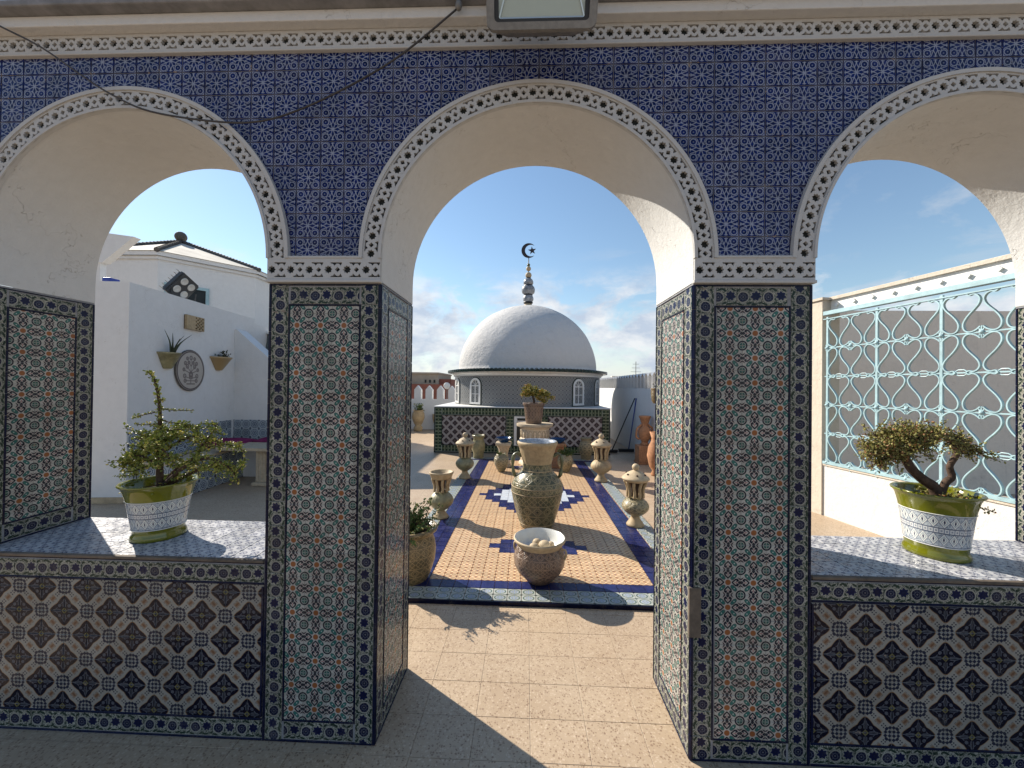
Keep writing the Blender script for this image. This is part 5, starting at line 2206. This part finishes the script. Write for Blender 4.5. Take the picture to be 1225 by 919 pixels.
for (x, y, h, lab) in ((2.26, 6.75, .75, 'tall terracotta jar at the foot of the brick buttress, mostly hidden by the pier'), (2.20, 5.35, .72, 'nearest terracotta jar, a sliver of it showing past the right pier')):
    jar('terracotta_jar', x, y, 0, lab, 'jar', [(.08, 0), (.09, .02), (.06, .08), (.11, .2 * h), (.15, .45 * h), (.13, .65 * h), (.08, .8 * h), (.075, .85 * h), (.11, h)], M['terracotta'], 'terracotta jars by the right wall')

# brooms leaning on the wall
for k, (bx_, by_, tx, ty, tz, lab, hm) in enumerate(((2.02, 9.05, 2.545, 9.1, 1.27, 'dark-handled floor squeegee leaning on the white wall', 'black'), (2.44, 9.2, 2.55, 9.0, 1.27, 'blue-handled broom leaning on the white wall', 'blue_handle'))):
    t = empty('broom', (bx_, by_, 0), lab, 'broom', 'brooms leaning on the wall')
    mb = MB()
    mb.tube([(bx_, by_, .06), (tx, ty, tz)], .013, 8)
    mb.build('handle', M[hm], t, smooth=True)
    mb = MB()
    wd = .13 if k == 0 else .24
    mb.box(bx_ - wd, bx_ + wd, by_ - .03, by_ + .03, .028, .07, .008)
    mb.box(bx_ - wd + .01, bx_ + wd - .01, by_ - .02, by_ + .02, 0, .028)
    mb.build('head', M['black'], t)

# pots by the far left wall
jar('potted_plant', -3.58, 12.7, 0, 'tall ochre clay pot with a leafy plant against the far white wall', 'potted plant',
    [(.12, 0), (.14, .02), (.15, .12), (.10, .18), (.16, .3), (.21, .45), (.20, .58), (.16, .66), (.19, .70)], M['clay'], None, (.22, .30, 16, .05, 60), 9)
jar('clay_pot', -2.95, 12.9, 0, 'empty ochre clay pot against the far white wall', 'pot',
    [(.10, 0), (.11, .02), (.08, .1), (.12, .18), (.17, .3), (.20, .42), (.205, .55)], M['clay'])
jar('white_vase', -2.45, 11.2, 0, 'small white round vase beside the left corner of the tiled base', 'vase',
    [(.05, 0), (.08, .03), (.06, .1), (.12, .2), (.14, .3), (.11, .40), (.05, .47)], M['white_glaze'], inner=False)

# far building beyond the left wall
t = empty('house', (-6.5, 26, -3.2), 'red and beige flat-roofed house beyond the left terrace wall', 'house')
mb = MB()
mb.box(-9, -5.05, 25, 30, -3.2, 1.62)
mb.build('wall', M['redwall'], t)
mb = MB()
mb.box(-9, -5.9, 25.6, 30, 1.62, 2.30)
mb.box(-9.1, -5.85, 25.5, 30.1, 2.30, 2.42, .02)
mb.build('attic', M['beigewall'], t)
mb = MB()
mb.box(-5.9, -5.1, 25.9, 30, 1.62, 1.98)
mb.build('side_attic', M['redwall'], t)
for x in (-6.75, -6.45, -6.15):
    mb = MB()
    mb.box(x - .06, x + .06, 25.56, 25.62, 1.72, 1.92)
    mb.build('window', M['dark_glass'], t)
mb = MB()
mb.sphere((-5.1, 24.6, 1.52), .22, 16, 10, 1.0)
mb.v = [(v[0], v[1] * .3 + 24.6 * .7, v[2]) for v in mb.v]
sd = empty('satellite_dish', (-5.1, 24.6, 1.3), 'small pale satellite dish above the left terrace wall', 'satellite dish')
mb.build('dish', M['white_paint'], sd, smooth=True)
mb = MB()
mb.tube([(-5.1, 24.65, -3.2), (-5.1, 24.65, 1.5)], .03, 6)
mb.build('mast', M['grey_metal'], sd)
# antenna behind the right wall
t = empty('antenna', (4.25, 15.2, -3.2), 'thin aerial mast rising behind the right terrace wall', 'antenna')
mb = MB()
mb.tube([(4.28, 15.2, -3.2), (4.28, 15.2, 2.55)], .012, 6)
mb.build('mast', M['grey_metal'], t)
mb = MB()
for z, w_ in ((2.45, .12), (2.3, .16), (2.15, .2)):
    mb.bar((4.28 - w_, 15.2, z), (4.28 + w_, 15.2, z), .012, .012)
mb.build('cross_arm', M['grey_metal'], t)
t = empty('rooftop_wall', (4, 15.6, -3.2), 'grey wall of a neighbouring roof behind the thin merlons', 'wall')
mb = MB()
mb.box(3.4, 5.2, 15.4, 15.6, -3.2, 1.98)
mb.build('wall', M['brown_wall'], t)

# ================================================================ LEFT COURTYARD
# wall A with pillar end, slightly turned
A0 = Vector((-4.96, 4.61, 0))
AD = Vector((-.24, 2.05, 0)).normalized()
AN = Vector((AD.y, -AD.x, 0))


def wa(s, z, h=0.0):
    return A0 + AD * s + AN * h + Vector((0, 0, z))


def wbox(mb, s0, s1, z0, z1, h0, h1):
    vs = [wa(s, z, h) for s in (s0, s1) for z in (z0, z1) for h in (h0, h1)]
    mb.shared(vs, [(0, 1, 3, 2), (4, 6, 7, 5), (0, 4, 5, 1), (2, 3, 7, 6), (0, 2, 6, 4), (1, 5, 7, 3)])


lw = empty('courtyard_wall', A0, 'thick white wall with a bench along it, seen through the left arch', 'wall')
mb = MB()
wbox(mb, 0, 2.66, -.02, 2.755, -.42, 0)
wbox(mb, 2.66, 7.5, -.02, 2.66, -.42, 0)
mb.build('wall', M['white_wall'], lw)
mb = MB()
wbox(mb, -.015, .0, 0, .075, -.42, .012)
wbox(mb, 0, .05, 0, .075, 0, .012)
mb.build('skirting', M['clay2'], lw)
# tiled wainscot, single tiles
mb = MB()
tiles(lw, 'rosette_tile', M['wains'], wa(0, 0, .001), AD, (0, 0, 1), (.01, 2.0, .40, .865), .155, .155, (.01, .40), gap=.004, h=.008)
# return wall with the stair
rw = empty('stair_wall', (-5.2, 6.66, 0), 'white return wall whose top slopes down to the right, below fish-scale tiles', 'wall')
mb = MB()
mb.poly_prism([(-5.35, -.02), (-2.9, -.02), (-2.9, .55), (-4.595, 1.984), (-5.168, 2.471), (-5.35, 2.471)], lambda u, v, h: (u, 6.66 - h, v), -.25, 0)
mb.build('wall', M['white_wall'], rw)
tiles(rw, 'rosette_tile', M['wains'], (0, 6.659, 0), (1, 0, 0), (0, 0, 1), (-5.19, -3.2, .40, .865), .155, .155, (-5.19, .40), gap=.004, h=.008)
sp = empty('scale_tile_screen', (-4.2, 7.6, 0), 'dark fish-scale tiled slope behind the stair wall', 'roof')
mb = MB()
P = [(-5.95, 7.7, 2.62), (-3.2, 7.7, 2.62 - .38), (-3.2, 7.5, .5), (-5.6, 7.5, 1.6)]
mb.face([P[3], P[2], P[1], P[0]], [(0, 0), (50, 0), (50, 30), (0, 30)])
mb.build('scale_tiling', M['scales'], sp)
mb = MB()
mb.bar((-5.95, 7.68, 2.64), (-3.2, 7.68, 2.26), .06, .05)
mb.build('coping', M['white_paint'], sp)
# bench
bn = empty('tiled_bench', (-4.7, 5.6, 0), 'built-in corner bench faced with blue rosette tiles', 'bench')
SB = .485
mb = MB()
P0, P1 = wa(.12, 0, .001), wa(1.99, 0, .001)
mb.poly_prism([(P0.x, P0.y), (P0.x + .50, P0.y - .02), (P1.x + .62, P1.y - .52), (-2.9, 6.12), (-2.9, 6.655), (P1.x, P1.y)], lambda u, v, h: (u, v, h), 0, SB - .03)
mb.build('seat_block', M['white_wall'], bn)
mb = MB()
mb.poly_prism([(P0.x, P0.y - .02), (P0.x + .53, P0.y - .04), (P1.x + .65, P1.y - .55), (-2.9, 6.09), (-2.9, 6.655), (P1.x, P1.y)], lambda u, v, h: (u, v, h), SB - .0295, SB)
mb.build('seat_slab', M['stone'], bn)
e0 = Vector((P0.x + .50, P0.y - .021, 0))
e1 = Vector((P1.x + .621, P1.y - .521, 0))
dd = (e1 - e0).normalized()
tiles(bn, 'rosette_tile', M['wains'], e0, dd, (0, 0, 1), (.0, (e1 - e0).length, .0, SB - .032), .15, .15, (0, 0), gap=.004, h=.008)
tiles(bn, 'rosette_tile', M['wains'], (0, P0.y - .012, 0), (1, 0, 0), (0, 0, 1), (P0.x, P0.x + .50, .0, SB - .032), .15, .15, (P0.x, 0), gap=.004, h=.008)
tiles(bn, 'rosette_tile', M['wains'], (0, 6.117, 0), (1, 0, 0), (0, 0, 1), (e1.x, -2.95, .0, SB - .032), .15, .15, (e1.x, 0), gap=.004, h=.008)
for k, (x, y, rz, lab) in enumerate(((-4.75, 6.02, .25, 'magenta cushion in the corner of the tiled bench'), (-4.15, 6.33, 0, 'magenta cushion on the bench behind the stone table'))):
    c_ = empty('cushion', (x, y, SB), lab, 'cushion', 'magenta cushions on the tiled bench')
    mb = MB()
    bmq = bmesh.new()
    bmesh.ops.create_cube(bmq, size=1)
    bmesh.ops.subdivide_edges(bmq, edges=bmq.edges[:], cuts=6, use_grid_fill=True)
    for v in bmq.verts:
        e_ = (1 - (abs(v.co.x) * 2) ** 4) * (1 - (abs(v.co.y) * 2) ** 4)
        v.co = Vector((v.co.x * .62, v.co.y * .42, (v.co.z) * (.05 + .10 * e_) + .06))
        v.co = Matrix.Rotation(rz, 3, 'Z') @ v.co + Vector((x, y, SB))
    mb.addbm(bmq)
    bmq.free()
    mb.build('cover', M['pink'], c_, smooth=True)
# stone table
tb = empty('stone_table', (-3.7, 5.65, 0), 'low cream stone table in front of the tiled bench', 'table')
mb = MB()
mb.poly_prism([(-4.58, 5.52), (-4.50, 5.44), (-3.0, 5.44), (-3.0, 6.02), (-4.50, 6.02), (-4.58, 5.94)], lambda u, v, h: (u, v, h), .525, .565)
mb.build('tabletop', M['stone'], tb)
for x in (-3.87, -3.12):
    mb = MB()
    mb.box(x - .115, x + .115, 5.55, 5.85, .05, .525, .01)
    for q in (-.07, -.02, .03, .08):
        mb.box(x + q - .008, x + q + .008, 5.543, 5.552, .08, .50)
    lg = mb.build('leg', M['stone'], tb)
    mb = MB()
    mb.box(x - .15, x + .15, 5.51, 5.89, 0, .05, .008)
    mb.build('foot', M['stone'], lg)
# things on the wall A face
pk = empty('wall_plaque', wa(1.0, 1.69), 'oval painted plaque with a vase of flowers, between the two wall planters', 'plaque')
mb = MB()
ov = [(.275 * cos(2 * pi * k / 48), .296 * sin(2 * pi * k / 48)) for k in range(48)]
tri_c = wa(1.0, 1.69, .03)
for k in range(48):
    p, q = ov[k], ov[(k + 1) % 48]
    f = lambda u, v, h: wa(1.0 + u, 1.69 + v, h)
    uv = lambda u, v: (.5 + u / .55, .5 + v / .592)
    mb.face([f(0, 0, .032), f(*p, .030), f(*q, .030)], [uv(0, 0), uv(*p), uv(*q)])
    mb.face([f(*p, .030), f(*p, .002), f(*q, .002), f(*q, .030)], [uv(*p)] * 4)
mb.build('painted_face', M['oval'], pk, smooth=40, merge=.0001)
mb = MB()
mb.tube([wa(1.0 + .279 * cos(2 * pi * k / 48), 1.69 + .300 * sin(2 * pi * k / 48), .018) for k in range(48)], .012, 6, closed=True)
mb.build('rim', M['ridge'], pk, smooth=True)
vt = empty('vent_grille', wa(1.065, 2.41), 'square cream stone vent with pierced holes high on the white wall', 'vent')
mb = MB()
hol = []
for i in range(5):
    for j in range(7):
        if (i + j) % 2 == 0:
            u, v = .01 + i * .034, -.080 + j * .027
            hol.append([(u - .022, v), (u, v - .018), (u + .022, v), (u, v + .018)])
mb.poly_prism([(-.18, -.105), (.18, -.105), (.18, .105), (-.18, .105)], lambda u, v, h: wa(1.065 + u, 2.412 + v, h), .012, .045, hol)
mb.build('pierced_face', M['clay'], vt)
mb = MB()
wbox(mb, 1.065 - .178, 1.065 + .178, 2.412 - .103, 2.412 + .103, .001, .014)
mb.build('backing', M['soil'], vt)
for k, (s, z, w_, h, lab) in enumerate(((.585, 1.70, .17, .225, 'cone-shaped wall planter with tall aloe blades, left of the oval plaque'), (1.64, 1.72, .205, .22, 'cone-shaped wall planter with a small drooping plant, right of the oval plaque'))):
    t = empty('wall_planter', wa(s, z), lab, 'wall planter', 'clay planters fixed to the white courtyard wall')
    mb = MB()
    n = 16
    rings = []
    for (r, zz) in ((.06, 0), (.075, .02), (w_ * .92, h - .03), (w_, h - .02), (w_, h)):
        rings.append([wa(s + r * cos(pi * i / n), z + zz, max(r * sin(pi * i / n) * .95, .002)) for i in range(n + 1)])
    for a, b in zip(rings[:-1], rings[1:]):
        for i in range(n):
            mb.face([a[i], a[i + 1], b[i + 1], b[i]][::-1])
    mb.face(rings[0])
    mb.build('pot', M['green_clay'] if k == 0 else M['bigpot'], t, smooth=40, merge=.0002)
    mb = MB()
    mb.face([wa(s + w_ * .95 * cos(pi * i / n), z + h - .02, max(w_ * .9 * sin(pi * i / n), .002)) for i in range(n + 1)][::-1])
    mb.build('soil', M['soil'], t)
    l_ = MB()
    rg = random.Random(k + 40)
    if k == 0:
        for (du, dz, b) in ((-.16, .30, .02), (-.06, .27, .05), (.14, .26, .06), (.20, .28, .12), (.03, .16, .10), (-.10, .14, .08), (.08, .12, .02), (-.02, .2, .12)):
            P = crom([wa(s + du * .1, z + h - .03, .07), wa(s + du * .35, z + h + dz * .5, .07 + b * .5), wa(s + du, z + h + dz, .07 + b)], 6)
            wdt = [.014 * (1 - i / (len(P) - 1)) + .0012 for i in range(len(P))]
            l_.tube(P, wdt, 6)
        l_.build('aloe_blades', M['aloe'], t, smooth=True)
    else:
        w2 = MB()
        for _ in range(9):
            tw = wander(wa(s + rg.uniform(-.05, .08), z + h - .02, .08), AD * rg.uniform(-.6, .9) + Vector((0, 0, 1)), .14, rg, 5, .25, .15)
            twig_leaves(w2, l_, tw, .005, .002, rg, 110, .026, .012)
        w2.build('stems', M['bark'], t, smooth=True)
        tag(l_.build('foliage', M['aloe'], t), kind='stuff')
# flood light on the wall top
t = empty('floodlight', wa(1.05, 2.757), 'dark floodlight with four round lenses on top of the courtyard wall', 'lamp')
fm = Matrix.Translation(wa(.96, 2.93, -.10)) @ Matrix(((AD.x, AN.x, 0, 0), (AD.y, AN.y, 0, 0), (0, 0, 1, 0), (0, 0, 0, 1))) @ Matrix.Rotation(radians(22), 4, 'Y') @ Matrix.Rotation(radians(-28), 4, 'X')
mb = MB()
bmq = bmesh.new()
bmesh.ops.create_cube(bmq, size=1)
for v in bmq.verts:
    v.co = Vector((v.co.x * .36, v.co.y * .09, v.co.z * .36))
bmesh.ops.bevel(bmq, geom=bmq.edges[:], offset=.02, segments=2, affect='EDGES')
mb.addbm(bmq, 0, fm)
bmq.free()
mb.build('housing', M['darkmetal'] if 'darkmetal' in M else M['black'], t, smooth=30)
mb = MB()
for k in range(7):
    vs = [fm @ Vector((-.20 + x_ * .05 + 0, -.045 - .09 * q, -.17 + k * .055)) for x_, q in ((0, 0), (8, 0), (8, .25), (0, .25))]
    mb.face(vs)
    mb.face([v + Vector((0, 0, .006)) for v in vs][::-1])
mb.build('cooling_fin', M['grey_metal'], t)
for i in (-1, 1):
    for j in (-1, 1):
        mb = MB()
        mb.lathe([(.001, .0), (.038, .004), (.050, .012), (.055, .0)], 20)
        mb.v = [tuple(fm @ Matrix.Translation((i * .072, .047, j * .072 + .01)) @ Matrix.Rotation(radians(-90), 4, 'X') @ Vector(v)) for v in mb.v]
        mb.build('lens', M['white_glaze'], t, smooth=True)
for s_, z_ in ((.80, 2.98), (1.26, 2.90)):
    mb = MB()
    mb.bar(wa(s_, 2.757, -.12), wa(s_, z_, -.10), .03, .008)
    mb.build('bracket', M['black'], t)
t = empty('blue_block', wa(-.0, 2.757) , 'small blue block lying on the near end of the courtyard wall', 'block')
mb = MB()
mb.box(-5.38, -5.27, 4.66, 4.78, 2.756, 2.826, .008)
mb.build('block_body', M['blue_handle'], t)

# house with hipped roof behind
hs = empty('house', (-9, 10, 0), 'white house with a shallow hipped roof and round finial, seen through the left arch', 'house')
ZE = 4.62
PH = [(-13.5, 10.4), (-10.9, 9.02), (-9.03, 9.05), (-7.70, 10.6), (-7.75, 13.3), (-13.5, 14)]
mb = MB()
mb.poly_prism(PH, lambda u, v, h: (u, v, h), -3, ZE)
mb.build('wall', M['white_wall'], hs)
cxh, cyh = -10.75, 11.5
mb = MB()
def off_(P, f):
    return [(cxh + (p[0] - cxh) * f, cyh + (p[1] - cyh) * f) for p in P]
mb.poly_prism(off_(PH, 1.035), lambda u, v, h: (u, v, h), ZE - .02, ZE + .085)
mb.poly_prism(off_(PH, 1.015), lambda u, v, h: (u, v, h), ZE - .10, ZE - .02)
mb.build('eave_cornice', M['white_wall'], hs)
mb = MB()
RP = off_(PH, 1.045)
for i in range(len(RP)):
    p, q = RP[i], RP[(i + 1) % len(RP)]
    mb.face([(p[0], p[1], ZE + .087), (q[0], q[1], ZE + .087), (cxh, cyh, 5.86)])
rf = mb.build('roof', M['roofpanel'], hs)
for i in (1, 2, 3):
    p = Vector((RP[i][0], RP[i][1], ZE + .10))
    q = Vector((cxh, cyh, 5.89))
    n = 26
    for k in range(n):
        a_, b_ = p.lerp(q, k / n), p.lerp(q, (k + 1.12) / n)
        m2 = MB()
        m2.tube([a_, b_], [.062, .046], 8)
        m2.build('ridge_tile', M['ridge'], rf, smooth=40)
mb = MB()
mb.sphere((cxh, cyh, 6.03), .16, 16, 10)
mb.tube([(cxh, cyh, 5.8), (cxh, cyh, 5.98)], [.13, .08], 10)
mb.build('finial', M['ridge'], rf, smooth=True)
# window on the slanted side
wp = Vector((-9.03, 9.05, 0))
wd_ = (Vector((-7.70, 10.6, 0)) - wp).normalized()
wn_ = Vector((wd_.y, -wd_.x, 0))
wf2 = lambda u, v, h: wp + wd_ * u + Vector((0, 0, v)) + wn_ * h
mb = MB()
mb.poly_prism([(.12, 3.2), (1.0, 3.2), (1.0, 3.98), (.12, 3.98)], wf2, -.02, .05, [[(.19, 3.27), (.93, 3.27), (.93, 3.91), (.19, 3.91)]])
wn = mb.build('window', M['iron'], hs)
mb = MB()
mb.poly_prism([(.19, 3.27), (.93, 3.27), (.93, 3.91), (.19, 3.91)], wf2, -.02, .008)
mb.build('pane', M['dark_glass'], wn)
mb = MB()
mb.bar(wf2(.53, 3.27, .03), wf2(.53, 3.91, .03), .05, .03, up=wn_)
mb.bar(wf2(.19, 3.50, .03), wf2(.93, 3.50, .03), .05, .03, up=wn_)
mb.build('glazing_bar', M['iron'], wn)
# roof slab edge at the far left
t = empty('roof_canopy', (-6.9, 6.2, 3.4), 'edge of a flat white canopy slab, upper left behind the left arch', 'canopy')
mb = MB()
mb.shared([(-6.40, 6.0, 3.87), (-6.93, 6.0, 3.45), (-8.3, 6.0, 3.45), (-8.3, 6.0, 3.97), (-6.85, 6.0, 3.93),
           (-6.40, 6.12, 3.87), (-6.93, 6.12, 3.45), (-8.3, 6.12, 3.45), (-8.3, 6.12, 3.97), (-6.85, 6.12, 3.93)],
          [(4, 3, 2, 1, 0), (5, 6, 7, 8, 9), (0, 1, 6, 5), (1, 2, 7, 6), (4, 0, 5, 9), (3, 4, 9, 8), (2, 3, 8, 7)])
mb.build('slab', M['white_wall'], t)
mb = MB()
mb.box(-8.25, -6.98, 6.02, 6.11, -.1, 3.45)
mb.build('support_wall', M['white_wall'], t)

# ================================================================ RIGHT SIDE: low wall, iron grille, canopy
G0 = Vector((3.600, 4.82, 0))
GD = (Vector((3.843, 3.41, 0)) - Vector((3.615, 4.728, 0))).normalized()     # towards the viewer
GN = Vector((GD.y, -GD.x, 0))
if GN.x > 0:
    GN = -GN                                                      # faces -X, towards the arcade


def gp(s, z, h=0.0):
    return G0 + GD * s + GN * h + Vector((0, 0, z))


def gbox(mb, s0, s1, z0, z1, h0, h1):
    vs = [gp(s, z, h) for s in (s0, s1) for z in (z0, z1) for h in (h0, h1)]
    mb.shared(vs, [(0, 2, 3, 1), (4, 5, 7, 6), (0, 1, 5, 4), (2, 6, 7, 3), (0, 4, 6, 2), (1, 3, 7, 5)])


t = empty('low_wall', gp(1.5, 0), 'sunlit rough white low wall carrying the turquoise grille', 'wall')
mb = MB()
gbox(mb, -.05, 5.2, -.02, .60, -.20, .0)
mb.build('wall', M['white_rough'] if 'white_rough' in M else M['plaster'], t)
mb = MB()
gbox(mb, -.05, 5.2, .60, .625, -.21, .012)
mb.build('coping', M['old_plaster'], t)
t = empty('gate_post', gp(-.1, 0), 'weathered plaster post at the far end of the turquoise grille', 'post')
mb = MB()
gbox(mb, -.28, .02, -.02, 2.60, -.22, .02)
gbox(mb, -.30, .04, 2.60, 2.63, -.24, .04)
mb.build('post_body', M['old_plaster'], t)

gr = empty('iron_grille', gp(1.5, .62), 'pale turquoise wrought-iron grille of heart scrolls above the white low wall', 'grille')
CW, RH, Z0, Z1 = .2755, .342, .645, 2.355
RH = (Z1 - Z0) / 5
S0 = .075
mb = MB()
for s in [S0] + [S0 + CW * 2 * k for k in range(1, 10)]:
    gbox(mb, s - .011, s + .011, Z0, Z1 + .03, -.011, .011)
mb.build('upright', M['iron'], gr)
mb = MB()
gbox(mb, .03, 5.1, Z1 + .0, Z1 + .012, -.018, .018)
gbox(mb, .03, 5.1, Z1 + .055, Z1 + .10, -.02, .02)
gbox(mb, .03, 5.1, Z0 - .022, Z0 + .01, -.02, .02)
mb.build('rail', M['iron'], gr)
mb = MB()
for r_ in range(1, 5):
    gbox(mb, .04, 5.1, Z0 + RH * r_ - .006, Z0 + RH * r_ + .006, -.006, .006)
mb.build('thin_rail', M['iron'], gr)
SC = [(.13, 1.0), (.20, .955), (.30, .975), (.40, .93), (.455, .83), (.42, .71), (.33, .60), (.20, .47), (.10, .34), (.055, .22), (.08, .10), (.16, .035), (.27, .03), (.38, .075), (.47, .15)]
scroll_me = {}
ncol = 15
for mir in (1, -1):
    for side in (1, -1):
        m_ = MB()
        path = [Vector((side * p[0] * CW, (p[1] if mir == 1 else 1 - p[1]) * RH, 0)) for p in SC]
        pp_ = crom(path, 4)
        # flat bar: 6 mm thick in plane, 20 mm deep
        n_ = len(pp_)
        vs, fs = [], []
        for i, p in enumerate(pp_):
            d = (pp_[min(i + 1, n_ - 1)] - pp_[max(i - 1, 0)]).normalized()
            nn_ = Vector((-d.y, d.x, 0))
            for (q, h) in ((-.0048, -.013), (.0048, -.013), (.0048, .013), (-.0048, .013)):
                vs.append(p + nn_ * q + Vector((0, 0, h)))
        for i in range(n_ - 1):
            for k in range(4):
                fs.append((i * 4 + k, i * 4 + (k + 1) % 4, i * 4 + 4 + (k + 1) % 4, i * 4 + 4 + k))
        fs.append((3, 2, 1, 0))
        fs.append(tuple((n_ - 1) * 4 + k for k in range(4)))
        m_.shared(vs, fs)
        scroll_me[(mir, side)] = m_.mesh('scroll', M['iron'], smooth=35)
Rg = Matrix((GD, Vector((0, 0, 1)), GD.cross(Vector((0, 0, 1))))).transposed().to_4x4()
for c_ in range(ncol):
    for r_ in range(5):
        mir = 1 if r_ % 2 == 0 else -1        # counted from the bottom: odd rows stand on their heads
        for side in (1, -1):
            place(gr, 'scroll', scroll_me[(mir, side)], Matrix.Translation(gp(S0 + CW * (c_ + .5), Z0 + RH * r_)) @ Rg)
# cast rosettes where four scrolls meet, and link plates
ro = MB()
ro.sphere((0, 0, 0), .019, 10, 6, 1)
for sx, sy in ((1, 0), (-1, 0), (0, 1), (0, -1)):
    P = [(0, -.012, 0), (.0, .012, 0)]
for a in (90, 270):
    for b, L in ((0, .055), (28, .042), (-28, .042)):
        an = radians(a + b)
        d = Vector((cos(an), sin(an), 0))
        n_ = Vector((-d.y, d.x, 0))
        p0, p1 = d * .008, d * L
        ro.shared([p0 - n_ * .006 + Vector((0, 0, -.006)), p1 - n_ * .002 + Vector((0, 0, -.003)), p1 + n_ * .002 + Vector((0, 0, -.003)), p0 + n_ * .006 + Vector((0, 0, -.006)),
                   p0 - n_ * .006 + Vector((0, 0, .006)), p1 - n_ * .002 + Vector((0, 0, .003)), p1 + n_ * .002 + Vector((0, 0, .003)), p0 + n_ * .006 + Vector((0, 0, .006))],
                  [(3, 2, 1, 0), (4, 5, 6, 7), (0, 1, 5, 4), (1, 2, 6, 5), (2, 3, 7, 6), (3, 0, 4, 7)])
ro_me = ro.mesh('rosette', M['iron'], smooth=40)
lk = MB()
for sg in (1, -1):
    P = [Vector((x_ * CW, sg * y_ * RH, 0)) for x_, y_ in ((-.14, .0), (-.14, .035), (-.07, .075), (.07, .075), (.14, .035), (.14, .0))]
    lk.tube(P, .005, 5)
lk_me = lk.mesh('link', M['iron'], smooth=40)
for c_ in range(0, ncol + 1):
    for r_ in (0, 2, 4):
        place(gr, 'rosette', ro_me, Matrix.Translation(gp(S0 + CW * c_, Z0 + RH * r_, .008)) @ Rg)
for c_ in range(ncol):
    for r_ in (1, 3):
        place(gr, 'link', lk_me, Matrix.Translation(gp(S0 + CW * (c_ + .5), Z0 + RH * r_)) @ Rg)

# canopy over the grille
t = empty('slatted_canopy', gp(1.5, 2.45), 'white canopy edge with diamond studs and corrugated sheet above the grille', 'canopy')
mb = MB()
gbox(mb, -.15, 5.2, 2.475, 2.60, -.14, -.10)
mb.build('fascia', M['white_paint'], t)
mb = MB()
gbox(mb, -.22, 5.2, 2.60, 2.635, -.18, -.07)
mb.build('capping', M['old_plaster'], t)
st_me = MB()
d = .026
st_me.shared([(-d, 0, 0), (0, -d, 0), (d, 0, 0), (0, d, 0), (-d, 0, .022), (0, -d, .022), (d, 0, .022), (0, d, .022)],
             [(3, 2, 1, 0), (4, 5, 6, 7), (0, 1, 5, 4), (1, 2, 6, 5), (2, 3, 7, 6), (3, 0, 4, 7)])
sme = st_me.mesh('diamond_stud', M['white_paint'])
for k in range(24):
    place(t, 'diamond_stud', sme, Matrix.Translation(gp(.10 + k * .2, 2.535, -.098)) @ Matrix((GD, Vector((0, 0, 1)), -GD.cross(Vector((0, 0, 1))) if GD.cross(Vector((0, 0, 1))).dot(GN) < 0 else GD.cross(Vector((0, 0, 1))))).transposed().to_4x4() @ Matrix.Rotation(trng.uniform(-.3, .3), 4, 'Z'))
for k in range(7):
    m2 = MB()
    h0, h1 = -.14 - k * .08, -.14 - k * .08 - .045
    z_ = 2.50 + k * .006
    gbox(m2, -.1, 5.2, z_, z_ + .025, h1, h0)
    m2.build('roof_rib', M['sheet'], t)
mb = MB()
gbox(mb, -.1, 5.2, 2.637, 2.655, -.70, -.14)
mb.build('roof_sheet', M['sheet'], t)
mb = MB()
gbox(mb, 1.6, 5.2, 2.40, 2.50, -.75, -.70)
mb.build('rear_fascia', M['white_paint'], t)
# bare rendered house wall behind the grille
t = empty('rendered_wall', (6, 6.0, 0), 'bare grey-brown rendered wall behind the turquoise grille', 'wall')
mb = MB()
mb.box(3.75, 12, 6.0, 6.25, -.02, 2.72)
mb.build('wall', M['brown_wall'], t)
